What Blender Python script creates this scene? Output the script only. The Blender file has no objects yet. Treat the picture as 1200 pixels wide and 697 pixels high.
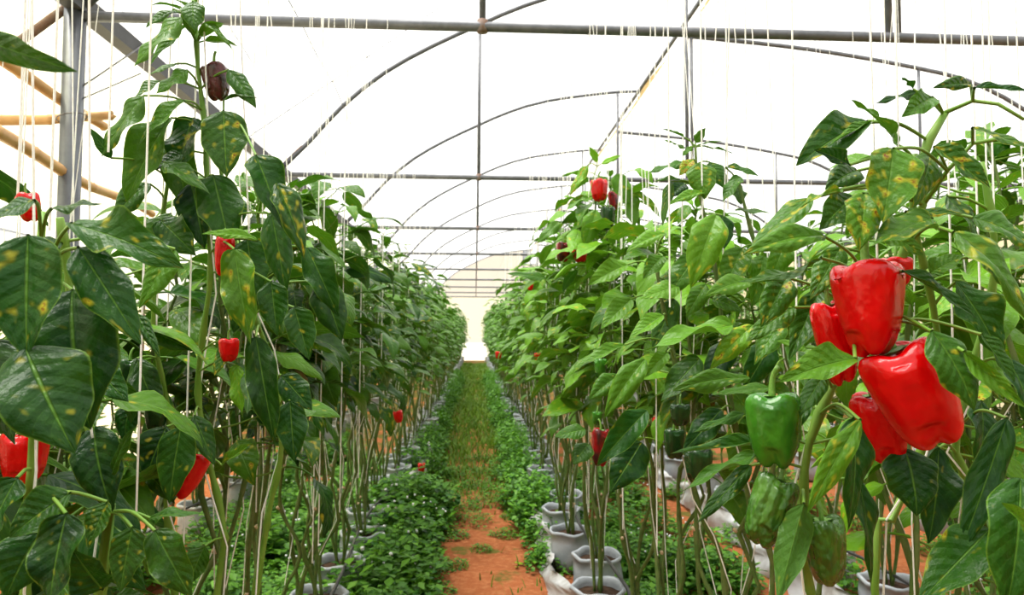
import bpy, math, random
from mathutils import Vector, Matrix

# ------------------------------------------------------------------ camera, world, light, exposure
W, H, F = 1200.0, 697.0, 820.0
SC = bpy.context.scene
COL = SC.collection
YAW, PITCH, ROLL = math.radians(3.0), math.radians(2.78), math.radians(0.25)
EYE = Vector((0.0, 0.0, 1.5))
fw = Vector((math.sin(YAW)*math.cos(PITCH), math.cos(YAW)*math.cos(PITCH), math.sin(PITCH)))
rt = fw.cross(Vector((0, 0, 1))).normalized()
up = rt.cross(fw)
rt, up = rt*math.cos(ROLL)+up*math.sin(ROLL), up*math.cos(ROLL)-rt*math.sin(ROLL)
cam_d = bpy.data.cameras.new('camera')
cam = bpy.data.objects.new('camera', cam_d)
COL.objects.link(cam)
M = Matrix((rt, up, -fw)).transposed().to_4x4()
M.translation = EYE
cam.matrix_world = M
cam_d.sensor_width = 36.0
cam_d.lens = F/W*36.0
cam_d.clip_start = 0.02
cam_d.clip_end = 300
cam_d.dof.use_dof = True
cam_d.dof.focus_distance = 1.15
cam_d.dof.aperture_fstop = 9.0
SC.camera = cam

SKY = 1.4             # zenith radiance
world = bpy.data.worlds.new('overcast_sky')
SC.world = world
world.use_nodes = True
bg = world.node_tree.nodes['Background']
# standard overcast sky: zenith three times as bright as the horizon
wn = world.node_tree.nodes
wl = world.node_tree.links
w_tc = wn.new('ShaderNodeTexCoord')
w_sep = wn.new('ShaderNodeSeparateXYZ')
wl.new(w_tc.outputs['Generated'], w_sep.inputs[0])
w_max = wn.new('ShaderNodeMath')
w_max.operation = 'MAXIMUM'
wl.new(w_sep.outputs[2], w_max.inputs[0])
w_max.inputs[1].default_value = 0.0
w_mad = wn.new('ShaderNodeMath')
w_mad.operation = 'MULTIPLY_ADD'
wl.new(w_max.outputs[0], w_mad.inputs[0])
w_mad.inputs[1].default_value = 2.0*SKY/3.0
w_mad.inputs[2].default_value = SKY/3.0
bg.inputs[0].default_value = (1.0, 0.99, 0.97, 1)
wl.new(w_mad.outputs[0], bg.inputs[1])

sun_d = bpy.data.lights.new('veiled_sun', 'SUN')
sun_d.energy = 9.5
sun_d.angle = math.radians(38)
sun_d.color = (1.0, 0.97, 0.9)
sun = bpy.data.objects.new('veiled_sun', sun_d)
COL.objects.link(sun)
sun.rotation_euler = Vector((0.30, 0.0, -0.95)).to_track_quat('-Z', 'Y').to_euler()

SC.view_settings.view_transform = 'Standard'
SC.view_settings.look = 'None'
SC.view_settings.gamma = 1.0
SC.view_settings.use_curve_mapping = False
SC.view_settings.exposure = 0.08
SC.cycles.use_denoising = True
SC.cycles.max_bounces = 7
SC.cycles.transparent_max_bounces = 12


def P(px, py, y):
    """world point seen at photo pixel (px,py) at distance y down the aisle"""
    d = fw + rt*((px-W/2)/F) + up*((H/2-py)/F)
    return EYE + d*((y-EYE.y)/d.y)


# ------------------------------------------------------------------ helpers
R = random.Random(11)


class MB:
    def __init__(s):
        s.v, s.f, s.uv, s.t = [], [], [], []

    def tube(s, pts, rad, n=6, cap=True, closed=False):
        pts = [Vector(p) for p in pts]
        N = len(pts)
        if not hasattr(rad, '__len__'):
            rad = [rad]*N
        b = len(s.v)
        prev = None
        for i, p in enumerate(pts):
            t = (pts[min(i+1, N-1)]-pts[max(i-1, 0)])
            if t.length < 1e-9:
                t = Vector((0, 0, 1))
            t.normalize()
            if prev is None:
                a = Vector((1, 0, 0)) if abs(t.x) < 0.8 else Vector((0, 1, 0))
                prev = t.cross(a).normalized()
            else:
                prev = prev-t*prev.dot(t)
                if prev.length < 1e-6:
                    prev = t.cross(Vector((0.3, 0.5, 0.8)))
                prev.normalize()
            q = t.cross(prev)
            for k in range(n):
                a = 2*math.pi*k/n
                s.v.append(p+(prev*math.cos(a)+q*math.sin(a))*rad[i])
                s.uv.append((0.5, 0.0))
        for i in range(N-1):
            for k in range(n):
                k2 = (k+1) % n
                s.f.append((b+i*n+k, b+i*n+k2, b+(i+1)*n+k2, b+(i+1)*n+k))
        if cap:
            s.f.append(tuple(b+k for k in reversed(range(n))))
            s.f.append(tuple(b+(N-1)*n+k for k in range(n)))

    def box(s, c, hs, rot=None):
        b = len(s.v)
        for x in (-1, 1):
            for y in (-1, 1):
                for z in (-1, 1):
                    o = Vector((x*hs[0], y*hs[1], z*hs[2]))
                    if rot is not None:
                        o = rot @ o
                    s.v.append(Vector(c)+o)
                    s.uv.append((0.5, 0.0))
        for q in ((0, 1, 3, 2), (4, 6, 7, 5), (0, 4, 5, 1), (2, 3, 7, 6), (0, 2, 6, 4), (1, 5, 7, 3)):
            s.f.append(tuple(b+i for i in q))

    def grid(s, P_, UV=None, wrap=False):
        b = len(s.v)
        n, m = len(P_), len(P_[0])
        for i in range(n):
            for j in range(m):
                s.v.append(Vector(P_[i][j]))
                s.uv.append(UV[i][j] if UV else (0.5, 0.0))
        for i in range(n-1):
            for j in range(m if wrap else m-1):
                j2 = (j+1) % m
                s.f.append((b+i*m+j, b+i*m+j2, b+(i+1)*m+j2, b+(i+1)*m+j))

    def add(s, other, mat):
        b = len(s.v)
        s.v += [mat @ p for p in other.v]
        s.uv += other.uv
        s.f += [tuple(b+i for i in q) for q in other.f]
        if other.t:
            s.t += other.t

    def mesh(s, name, mat, smooth=True, tint=None):
        me = bpy.data.meshes.new(name)
        me.from_pydata([tuple(p) for p in s.v], [], s.f)
        me.materials.append(mat)
        uvl = me.uv_layers.new(name='UVMap')
        idx = [0]*len(me.loops)
        me.loops.foreach_get('vertex_index', idx)
        flat = []
        for i in idx:
            flat += s.uv[i]
        uvl.data.foreach_set('uv', flat)
        if tint:
            at = me.attributes.new('tint', 'FLOAT', 'POINT')
            at.data.foreach_set('value', tint)
        me.polygons.foreach_set('use_smooth', [smooth]*len(me.polygons))
        me.update()
        return me


def obj(name, me, parent=None, loc=None):
    o = bpy.data.objects.new(name, me)
    COL.objects.link(o)
    if parent is not None:
        o.parent = parent
    if loc is not None:
        o.location = loc
    return o


def tag(o, label, cat, group=None, kind=None):
    o['label'] = label
    o['category'] = cat
    if group:
        o['group'] = group
    if kind:
        o['kind'] = kind
    return o


def thing(name, label, cat, loc=(0, 0, 0), group=None):
    o = obj(name, None)
    o.location = loc
    o.empty_display_size = 0.05
    tag(o, label, cat, group)
    return o


def smooth_path(pts, step=0.03):
    pts = [Vector(p) for p in pts]
    out = []
    n = len(pts)
    for i in range(n-1):
        p0, p1, p2, p3 = pts[max(i-1, 0)], pts[i], pts[i+1], pts[min(i+2, n-1)]
        k = max(1, int((p2-p1).length/step))
        for j in range(k):
            t = j/k
            out.append(0.5*((2*p1)+(p2-p0)*t+(2*p0-5*p1+4*p2-p3)*t*t+(3*p1-p0-3*p2+p3)*t**3))
    out.append(pts[-1])
    return out


ORD = ['nearest', 'second', 'third', 'fourth', 'fifth', 'sixth', 'seventh', 'eighth', 'ninth', 'tenth', 'eleventh',
       'twelfth', 'thirteenth', 'fourteenth', 'fifteenth', 'sixteenth']

# ------------------------------------------------------------------ materials


class NT:
    def __init__(s, name):
        s.m = bpy.data.materials.new(name)
        s.m.use_nodes = True
        s.t = s.m.node_tree
        s.t.nodes.clear()
        s.out = s.n('ShaderNodeOutputMaterial')

    def n(s, t, **kw):
        x = s.t.nodes.new(t)
        for k, v in kw.items():
            setattr(x, k, v)
        return x

    def l(s, a, b):
        s.t.links.new(a, b)

    def val(s, inp, v):
        if hasattr(v, 'links') or hasattr(v, 'is_linked'):
            s.l(v, inp)
        else:
            inp.default_value = v

    def math(s, op, a, b=0.0, c=None, clamp=False):
        x = s.n('ShaderNodeMath', operation=op)
        x.use_clamp = clamp
        s.val(x.inputs[0], a)
        s.val(x.inputs[1], b)
        if c is not None:
            s.val(x.inputs[2], c)
        return x.outputs[0]

    def smooth(s, v, a, b):
        x = s.n('ShaderNodeMapRange', interpolation_type='SMOOTHSTEP')
        s.val(x.inputs[0], v)
        x.inputs[1].default_value = a
        x.inputs[2].default_value = b
        return x.outputs[0]

    def mix(s, f, a, b):
        x = s.n('ShaderNodeMix', data_type='RGBA')
        s.val(x.inputs[0], f)
        s.val(x.inputs[6], a if hasattr(a, 'links') else (*a, 1))
        s.val(x.inputs[7], b if hasattr(b, 'links') else (*b, 1))
        return x.outputs[2]

    def noise(s, vec, scale, detail=3, rough=0.5):
        x = s.n('ShaderNodeTexNoise')
        x.inputs['Scale'].default_value = scale
        x.inputs['Detail'].default_value = detail
        x.inputs['Roughness'].default_value = rough
        if vec is not None:
            s.l(vec, x.inputs['Vector'])
        return x.outputs[0]

    def bump(s, h, strength, dist=0.002):
        x = s.n('ShaderNodeBump')
        x.inputs['Strength'].default_value = strength
        x.inputs['Distance'].default_value = dist
        s.l(h, x.inputs['Height'])
        return x.outputs[0]

    def bsdf(s, col, rough=0.5, spec=0.5, metal=0.0, normal=None, coat=0.0):
        x = s.n('ShaderNodeBsdfPrincipled')
        s.val(x.inputs['Base Color'], col if hasattr(col, 'links') else (*col, 1))
        s.val(x.inputs['Roughness'], rough)
        x.inputs['Specular IOR Level'].default_value = spec
        x.inputs['Metallic'].default_value = metal
        x.inputs['Coat Weight'].default_value = coat
        x.inputs['Coat Roughness'].default_value = 0.06
        if normal is not None:
            s.l(normal, x.inputs['Normal'])
        return x.outputs[0]

    def done(s, sh):
        s.l(sh, s.out.inputs[0])
        return s.m


def leaf_material(name, far=False):
    k = NT(name)
    uv = k.n('ShaderNodeTexCoord')
    sep = k.n('ShaderNodeSeparateXYZ')
    k.l(uv.outputs['UV'], sep.inputs[0])
    info = k.n('ShaderNodeObjectInfo')
    if far:
        at = k.n('ShaderNodeAttribute', attribute_name='tint')
        rnd = at.outputs['Fac']
    else:
        rnd = info.outputs['Random']
    csep = k.n('ShaderNodeSeparateColor')
    k.l(info.outputs['Color'], csep.inputs[0])
    u = k.math('ABSOLUTE', k.math('SUBTRACT', sep.outputs[0], 0.5))          # 0 at the midrib, .5 at the margin
    v = sep.outputs[1]
    # random offset of the texture space for every leaf
    off = k.n('ShaderNodeCombineXYZ')
    k.l(k.math('MULTIPLY', rnd, 37.0), off.inputs[0])
    k.l(k.math('MULTIPLY', rnd, 91.0), off.inputs[1])
    add = k.n('ShaderNodeVectorMath', operation='ADD')
    sc = k.n('ShaderNodeVectorMath', operation='MULTIPLY')
    k.l(uv.outputs['UV'], sc.inputs[0])
    sc.inputs[1].default_value = (1.0, 1.7, 1.0)
    k.l(sc.outputs[0], add.inputs[0])
    k.l(off.outputs[0], add.inputs[1])
    vec = add.outputs[0]
    base = k.mix(rnd, (0.0025, 0.022, 0.004), (0.009, 0.055, 0.005))
    mott = k.noise(vec, 3.0, 4)
    base = k.mix(k.math('MULTIPLY', k.smooth(mott, 0.35, 0.75), 0.45), base, (0.030, 0.102, 0.006))
    # dark to light per leaf: age and yellowing, plus painted-in light and shade
    young_or_lit = csep.outputs[0]
    base = k.mix(k.math('MULTIPLY', young_or_lit, 0.9), base, (0.17, 0.40, 0.012))
    if not far:
        mid = k.math('SUBTRACT', 1.0, k.smooth(u, 0.008, 0.03))
        lat = k.math('FRACT', k.math('MULTIPLY', k.math('SUBTRACT', v, k.math('MULTIPLY', u, 0.42)), 8.0))
        latd = k.math('ABSOLUTE', k.math('SUBTRACT', lat, 0.5))
        latv = k.math('SUBTRACT', 1.0, k.smooth(latd, 0.0, 0.07))
        vein = k.math('MAXIMUM', mid, k.math('MULTIPLY', latv, 0.12))
        base = k.mix(k.math('MULTIPLY', vein, 0.5), base, (0.12, 0.26, 0.03))
        # yellow and brown leaf spot
        vor = k.noise(vec, 3.6, 1.2, 0.5)
        spot = k.smooth(k.math('ADD', vor, k.math('MULTIPLY', csep.outputs[1], 0.15)), 0.66, 0.86)
        base = k.mix(k.math('MULTIPLY', spot, 0.8), base, (0.42, 0.38, 0.02))
        base = k.mix(k.math('MULTIPLY', k.smooth(u, 0.465, 0.495), 0.45), base, (0.16, 0.30, 0.03))
        fine = k.noise(vec, 13.0, 2)
        br = k.math('MULTIPLY', k.smooth(k.math('ADD', vor, k.math('MULTIPLY', csep.outputs[1], 0.15)), 0.775, 0.85),
                    k.smooth(fine, 0.42, 0.58))
        base = k.mix(br, base, (0.17, 0.05, 0.01))
        h = k.math('ADD', k.math('MULTIPLY', latd, 0.8), k.math('MULTIPLY', k.noise(vec, 9.0, 3), 0.9))
        h = k.math('SUBTRACT', h, k.math('MULTIPLY', mid, 0.8))
        nrm = k.bump(h, 0.6, 0.0035)
    else:
        nrm = None
    # underside paler
    geo = k.n('ShaderNodeNewGeometry')
    face = k.mix(k.math('MULTIPLY', geo.outputs['Backfacing'], 0.5), base, (0.06, 0.14, 0.022))
    sh = k.bsdf(face, 0.30, 0.16, normal=nrm)
    tr = k.n('ShaderNodeBsdfTranslucent')
    k.l(k.mix(0.12, base, (0.075, 0.38, 0.003)), tr.inputs[0])
    mx = k.n('ShaderNodeMixShader')
    mx.inputs[0].default_value = 0.19
    k.l(sh, mx.inputs[1])
    k.l(tr.outputs[0], mx.inputs[2])
    return k.done(mx.outputs[0])


def simple(name, col, col2=None, rough=0.5, scale=8.0, spec=0.5, metal=0.0, coat=0.0, bump=0.0, translucent=0.0, dist=0.002):
    k = NT(name)
    tc = k.n('ShaderNodeTexCoord')
    nz = k.noise(tc.outputs['Object'], scale, 4, 0.6)
    c = k.mix(k.smooth(nz, 0.35, 0.68), col, col2 if col2 else tuple(x*0.8 for x in col))
    nr = k.bump(nz, bump, dist) if bump else None
    sh = k.bsdf(c, rough, spec, metal, nr, coat)
    if translucent:
        tr = k.n('ShaderNodeBsdfTranslucent')
        k.l(c, tr.inputs[0])
        mx = k.n('ShaderNodeMixShader')
        mx.inputs[0].default_value = translucent
        k.l(sh, mx.inputs[1])
        k.l(tr.outputs[0], mx.inputs[2])
        sh = mx.outputs[0]
    return k.done(sh)


def film(name, col, clear):
    """thin polythene: part of the light goes straight through, the rest is scattered"""
    k = NT(name)
    tr = k.n('ShaderNodeBsdfTranslucent')
    tc = k.n('ShaderNodeTexCoord')
    nz = k.noise(tc.outputs['Object'], 0.9, 3)
    k.l(k.mix(k.smooth(nz, 0.4, 0.75), col, tuple(x*0.985 for x in col)), tr.inputs[0])
    tp = k.n('ShaderNodeBsdfTransparent')
    tp.inputs[0].default_value = (*[min(1, c*1.02) for c in col], 1)
    mx = k.n('ShaderNodeMixShader')
    mx.inputs[0].default_value = clear
    k.l(tr.outputs[0], mx.inputs[1])
    k.l(tp.outputs[0], mx.inputs[2])
    return k.done(mx.outputs[0])


def pepper_material(name, c1, c2, wrinkle=0.0, blush=None):
    k = NT(name)
    tc = k.n('ShaderNodeTexCoord')
    nz = k.noise(tc.outputs['Object'], 2.3, 3)
    c = k.mix(k.smooth(nz, 0.35, 0.7), c1, c2)
    if blush:
        n2 = k.noise(tc.outputs['Object'], 1.4, 2)
        c = k.mix(k.smooth(n2, 0.45, 0.6), c, blush)
    nr = None
    if wrinkle:
        mp = k.n('ShaderNodeMapping')
        mp.inputs['Scale'].default_value = (4.0, 4.0, 3.2)
        k.l(tc.outputs['Object'], mp.inputs[0])
        w = k.noise(mp.outputs[0], 1.3, 1.5, 0.4)
        nr = k.bump(w, wrinkle, 0.05)
    else:
        w = k.noise(tc.outputs['Object'], 5.0, 2)
        nr = k.bump(w, 0.10, 0.04)
    return k.done(k.bsdf(c, 0.2 if not wrinkle else 0.25, 0.33, 0, nr, 0.0 if not wrinkle else 0.25))


def soil_material():
    k = NT('red_soil')
    tc = k.n('ShaderNodeTexCoord')
    o = tc.outputs['Object']
    a = k.noise(o, 1.3, 5, 0.6)
    b = k.noise(o, 22.0, 5, 0.7)
    c = k.mix(k.smooth(a, 0.35, 0.7), (0.29, 0.090, 0.032), (0.20, 0.060, 0.020))
    c = k.mix(k.math('MULTIPLY', k.smooth(b, 0.42, 0.72), 0.5), c, (0.44, 0.19, 0.085))
    # mossy film of seedlings, thicker down the aisle
    m = k.noise(o, 3.2, 5, 0.65)
    sp = k.n('ShaderNodeSeparateXYZ')
    k.l(o, sp.inputs[0])
    far = k.smooth(sp.outputs[1], 5.0, 12.0)
    g = k.smooth(k.math('ADD', m, k.math('MULTIPLY', far, 0.16)), 0.56, 0.66)
    c = k.mix(k.math('MULTIPLY', g, 0.75), c, (0.045, 0.085, 0.012))
    h = k.math('ADD', k.math('MULTIPLY', a, 1.2), k.math('MULTIPLY', b, 0.5))
    return k.done(k.bsdf(c, 0.95, 0.1, normal=k.bump(h, 0.7, 0.03)))


def grass_material(name, a, b):
    k = NT(name)
    at = k.n('ShaderNodeAttribute', attribute_name='tint')
    c = k.mix(at.outputs['Fac'], a, b)
    sh = k.bsdf(c, 0.5, 0.3)
    tr = k.n('ShaderNodeBsdfTranslucent')
    k.l(c, tr.inputs[0])
    mx = k.n('ShaderNodeMixShader')
    mx.inputs[0].default_value = 0.3
    k.l(sh, mx.inputs[1])
    k.l(tr.outputs[0], mx.inputs[2])
    return k.done(mx.outputs[0])


M_LEAF = leaf_material('pepper_leaf')
M_LEAF_FAR = leaf_material('pepper_foliage', True)
M_STEM = simple('green_stem', (0.10, 0.22, 0.02), (0.14, 0.24, 0.03), 0.5, 25, 0.3)
M_STEM_OLD = simple('woody_stem', (0.065, 0.12, 0.022), (0.11, 0.14, 0.04), 0.7, 30, 0.2)
M_NODE = simple('pruned_stub', (0.42, 0.30, 0.17), (0.52, 0.42, 0.28), 0.8, 60, 0.2)
M_TWINE = simple('white_twine', (0.96, 0.96, 0.94), (0.88, 0.87, 0.82), 0.7, 120, 0.2, translucent=0.35)
M_STEEL = simple('grey_painted_steel', (0.12, 0.125, 0.14), (0.085, 0.09, 0.10), 0.45, 14, 0.5, 0.35)
M_POST = simple('galvanised_post', (0.10, 0.11, 0.125), (0.075, 0.08, 0.095), 0.45, 9, 0.5, 0.3)
M_GUTTER = simple('dark_gutter_steel', (0.055, 0.055, 0.06), (0.04, 0.04, 0.043), 0.55, 6, 0.4, 0.2)
M_RUST = simple('rusty_steel', (0.17, 0.10, 0.07), (0.20, 0.17, 0.16), 0.7, 20, 0.3, 0.2)
M_WIRE = simple('dark_wire', (0.12, 0.12, 0.13), (0.2, 0.2, 0.2), 0.5, 30, 0.4, 0.5)
M_BAMBOO = simple('bamboo', (0.62, 0.37, 0.16), (0.46, 0.25, 0.10), 0.5, 7, 0.4)
M_FILM = film('roof_film', (0.985, 0.985, 0.98), 0.62)
M_FILM_CREAM = film('cream_film', (0.99, 0.93, 0.76), 0.45)
M_FILM_PALE = film('pale_film', (0.99, 0.97, 0.9), 0.6)
M_FILM_YELLOW = film('yellowed_film', (0.99, 0.96, 0.74), 0.5)
M_SKIRT = film('side_skirt', (0.72, 0.64, 0.46), 0.06)
M_FILM_GREY = film('gable_net', (0.88, 0.81, 0.73), 0.5)
M_CURTAIN = simple('rolled_curtain', (0.80, 0.66, 0.36), (0.70, 0.55, 0.28), 0.6, 6, 0.3, translucent=0.4)
M_OUTSIDE = simple('pale_dry_ground', (0.72, 0.68, 0.56), (0.62, 0.58, 0.46), 0.9, 0.5, 0.1)
M_SOIL = soil_material()
M_POTSOIL = simple('dark_potting_soil', (0.035, 0.022, 0.014), (0.07, 0.04, 0.025), 0.95, 40, 0.1, bump=0.6, dist=0.01)
M_BAG = simple('white_grow_bag', (0.40, 0.43, 0.47), (0.28, 0.31, 0.34), 0.35, 7, 0.5, bump=0.3, translucent=0.15, dist=0.01)
M_SHEET = simple('grey_plastic_sheet', (0.44, 0.45, 0.47), (0.27, 0.25, 0.23), 0.4, 5, 0.5, bump=0.4, dist=0.01)
M_HOSE = simple('black_hose', (0.012, 0.012, 0.013), (0.03, 0.03, 0.03), 0.45, 20)
M_CALYX = simple('pepper_calyx', (0.10, 0.24, 0.03), (0.17, 0.32, 0.06), 0.4, 30, 0.4)
M_RED = pepper_material('red_pepper_skin', (0.58, 0.0006, 0.002), (0.42, 0.0004, 0.0015))
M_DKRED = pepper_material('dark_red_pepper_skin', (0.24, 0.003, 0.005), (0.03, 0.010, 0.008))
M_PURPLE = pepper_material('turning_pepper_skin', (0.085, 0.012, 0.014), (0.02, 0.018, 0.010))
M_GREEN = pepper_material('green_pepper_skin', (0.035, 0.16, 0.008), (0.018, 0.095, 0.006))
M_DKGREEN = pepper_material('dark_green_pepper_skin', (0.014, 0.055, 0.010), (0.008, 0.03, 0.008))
M_WRINKLE = pepper_material('wrinkled_green_pepper_skin', (0.045, 0.13, 0.008), (0.02, 0.075, 0.006), 0.4)
M_WEED = grass_material('weed_leaf', (0.022, 0.11, 0.007), (0.13, 0.33, 0.014))
M_GRASS = grass_material('path_grass', (0.05, 0.13, 0.008), (0.16, 0.28, 0.022))
M_FLOWER = simple('pale_flower', (0.75, 0.76, 0.85), (0.85, 0.85, 0.9), 0.7)
M_DRYLEAF = simple('yellow_fallen_leaf', (0.55, 0.50, 0.12), (0.45, 0.32, 0.08), 0.6, 12)

# ------------------------------------------------------------------ the greenhouse
YE = 36.3            # end wall
YB = -13.0           # entrance end, behind the camera
XL, XR = -2.27, 7.60  # gutter lines
ZB = 3.27            # tie beam
ARCH_L = [(-2.27, 3.28), (-1.90, 3.66), (-1.55, 4.06), (-1.07, 4.47), (-0.52, 4.80), (0.05, 5.08), (0.55, 5.31), (1.25, 5.53), (2.45, 5.71), (3.0, 5.73)]
ARCH_R = [(2.47, 5.0), (3.93, 4.88), (5.3, 4.68), (6.08, 4.48), (6.9, 4.0), (7.6, 3.27)]


def arch_path(a, y):
    return smooth_path([(x, y, z) for x, z in a], 0.25)


# ground: gently uneven
g = MB()
xs = [-3.72]+[-3.6+0.16*i for i in range(0, 70)]+[7.66]
ys = [-13.0, -6, -2]+[0.5+0.16*i for i in range(0, 90)]+[16+1.5*i for i in range(0, 14)]+[36.35]
def gz(x, y):
    if x < -3.5 or x > 7.4 or y > 30 or y < 0:
        return 0.0
    return 0.012*math.sin(x*3.1+y*1.7)+0.012*math.sin(y*2.3-x*1.3)+0.009*math.sin(x*9.1+1.0)*math.sin(y*7.7)
g.grid([[(x, y, gz(x, y)) for x in xs] for y in ys])
fl = obj('floor', g.mesh('floor', M_SOIL))
tag(fl, 'red-brown earth floor of the greenhouse with patches of moss', 'floor', kind='structure')

o_m = MB()
for x0, x1, y0, y1 in ((-60, -3.72, -60, 90), (7.66, 60, -60, 90), (-3.72, 7.66, 36.35, 90), (-3.72, 7.66, -60, -13.0)):
    o_m.grid([[(x0, y0, -0.02), (x1, y0, -0.02)], [(x0, y1, -0.02), (x1, y1, -0.02)]])
o = obj('floor_outside', o_m.mesh('floor_outside', M_OUTSIDE, False))
tag(o, 'pale sunlit ground outside the greenhouse', 'ground', kind='structure')

# roof films
def sheet(name, prof, mat, label, y0=YB, y1=YE):
    m = MB()
    ys_ = [y0+(y1-y0)*i/40 for i in range(41)]
    pr = smooth_path([(x, 0, z) for x, z in prof], 0.3)
    m.grid([[(p.x, y, p.z+0.035+0.012*math.sin(y*math.pi/2)) for p in pr] for y in ys_])
    o = obj(name, m.mesh(name, mat))
    tag(o, label, 'roof', kind='structure')
    return o

sheet('ceiling', ARCH_L, M_FILM, 'white translucent plastic film over the high left roof arch')
sheet('ceiling', ARCH_R, M_FILM, 'white translucent plastic film over the lower right roof arch')
sheet('ceiling', [(-2.34, 3.28), (-3.0, 2.80), (-3.7, 2.25)], M_FILM_YELLOW, 'sloping plastic apron outside the left gutter')
def panel(name, quad, mat, label, cat='wall', n=1):
    m = MB()
    m.v = [Vector(p) for p in quad]
    m.uv = [(0, 0)]*len(quad)
    m.f = [tuple(range(len(quad)))]
    o = obj(name, m.mesh(name, mat, False))
    tag(o, label, cat, kind='structure')
    return o
panel('wall_left', [(-3.7, YB, 0), (-3.7, YE, 0), (-3.7, YE, 1.75), (-3.7, YB, 1.75)], M_SKIRT, 'cream plastic skirt of the left side wall')
panel('wall_left', [(-3.7, YB, 1.75), (-3.7, YE, 1.75), (-3.7, YE, 2.27), (-3.7, YB, 2.27)], M_FILM_PALE, 'pale upper band of the left side wall')
panel('wall_right', [(XR+0.05, YB, 0), (XR+0.05, YE, 0), (XR+0.05, YE, 3.3), (XR+0.05, YB, 3.3)], M_SKIRT, 'pale plastic right side wall of the greenhouse')
panel('wall_back', [(-3.7, YE, 0), (XR, YE, 0), (XR, YE, 1.15), (-3.7, YE, 1.15)], M_FILM_PALE, 'bright lower band of the far end wall')
panel('wall_back', [(-3.7, YE, 1.15), (XR, YE, 1.15), (XR, YE, 3.25), (XL, YE, 3.25), (-3.7, YE, 2.25)], M_FILM_CREAM, 'cream coloured film of the far end wall')
panel('wall_front', [(-3.7, YB, 0), (XR, YB, 0), (XR, YB, 3.27), (XL, YB, 3.27), (-3.7, YB, 2.25)], M_SKIRT, 'cream film of the entrance end wall behind the viewpoint')
ga = [(x, YE, z) for x, z in ARCH_L]
panel('wall_back', [(2.45, YE, 3.25), (XL, YE, 3.25)]+[p for p in ga[:-1]], M_FILM_GREY, 'greyish net gable under the left arch of the far end')
ga = [(x, YE, z) for x, z in ARCH_R]
panel('wall_back', [(XR, YE, 3.25), (2.45, YE, 3.25)]+ga[:-1], M_FILM_GREY, 'greyish net gable under the right arch of the far end')

NAMES = ['nearest', 'second', 'third', 'fourth', 'fifth', 'sixth', 'seventh', 'eighth', 'ninth']
for n in range(1, 10):
    y = 4.0*n
    t = thing('roof_truss', f'{NAMES[n-1]} grey pipe roof truss from the camera with tie beam and arches', 'truss', (0, y, 0), 'roof trusses across the greenhouse')
    nn = 10 if n < 4 else 6
    def part(nm, pts, r, mat=M_STEEL):
        m = MB()
        m.tube([Vector(p)-Vector((0, y, 0)) for p in pts], r, nn)
        return obj(nm, m.mesh(nm, mat), t)
    part('tie_beam', [(XL, y, ZB), (2.4, y, ZB+0.004), (XR, y, ZB)], 0.030)
    part('arch', arch_path(ARCH_L, y), 0.026)
    part('arch', arch_path(ARCH_R, y), 0.026)
    kp = part('king_post', [(0.03, y, ZB), (0.03, y, 5.07)], 0.020)
    part('collar', [(0.03, y, ZB-0.03), (0.03, y, ZB+0.04)], 0.033, M_RUST).parent = kp
    part('vent_post', [(2.47, y, ZB), (2.47, y, 5.71)], 0.022)
    part('vent_post', [(2.53, y, ZB), (2.53, y, 5.0)], 0.018)
    part('strut', [(5.3, y, ZB), (5.3, y, 4.68)], 0.018)
    for x_, z_ in ((XL, ZB), (XR, ZB)):
        part('post', [(x_, y, 0), (x_, y, z_+0.05)], 0.058, M_POST)
    part('apron_pipe', [(-1.98, y, 3.60), (-2.5, y, 3.17), (-3.1, y, 2.72), (-3.7, y, 2.25), (-3.7, y, 0.0)], 0.026, M_RUST)

for x_, lab in ((XL+0.02, 'dark square steel gutter beam running down the left side'), (XR, 'dark square steel gutter beam along the right side')):
    m = MB()
    m.box((0, 0, 0), (0.045, (YE-YB)/2, 0.05))
    o = obj('gutter_beam', m.mesh('gutter_beam', M_GUTTER, False), loc=(x_, (YE+YB)/2, ZB+0.07))
    tag(o, lab, 'beam')

t = thing('ridge_vent_roll', 'cream curtain rolled up along the ridge beside a dark purlin', 'curtain', (2.97, 0, 5.70))
m = MB()
pts = [(0.04*math.sin(i*1.3), -13+i*0.88, -0.04+0.03*math.sin(i*0.9)) for i in range(57)]
m.tube(pts, [0.085+0.015*math.sin(i*2.1) for i in range(57)], 8)
obj('rolled_film', m.mesh('rolled_film', M_CURTAIN), t)
m = MB()
m.tube([(-0.14, YB, 0.01), (-0.14, YE, 0.01)], 0.03, 6)
obj('purlin', m.mesh('purlin', M_STEEL), t)

# bamboo rails of the left side
def bamboo(p0, p1, r, label):
    p0, p1 = Vector(p0), Vector(p1)
    L = (p1-p0).length
    k = int(L/0.32)
    pts, rad = [], []
    for i in range(k+1):
        for dd, rr in ((-0.012, 1.0), (0.0, 1.14), (0.012, 1.0)):
            s_ = min(max(i/k+dd/L, 0), 1)
            p = p0.lerp(p1, s_)+Vector((0, 0, 0.02*math.sin(s_*9)))
            pts.append(p-p0)
            rad.append(r*rr*(1-0.25*s_))
    m = MB()
    m.tube(pts, rad, 8)
    o = obj('bamboo_pole', m.mesh('bamboo_pole', M_BAMBOO), loc=p0)
    tag(o, label, 'pole', 'bamboo poles at the left side')
    return o
bamboo(P(-90, 143, 4.05), P(131, 137, 4.16), 0.036, 'level bamboo pole wired across the grey post at left')
bamboo(P(-60, 130, 3.0), P(178, 252, 5.3), 0.034, 'lower slanting bamboo rail running back behind the left plants')
bamboo(P(-40, 42, 3.3), P(122, 150, 4.45), 0.036, 'upper slanting bamboo pole behind the grey post')

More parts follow.
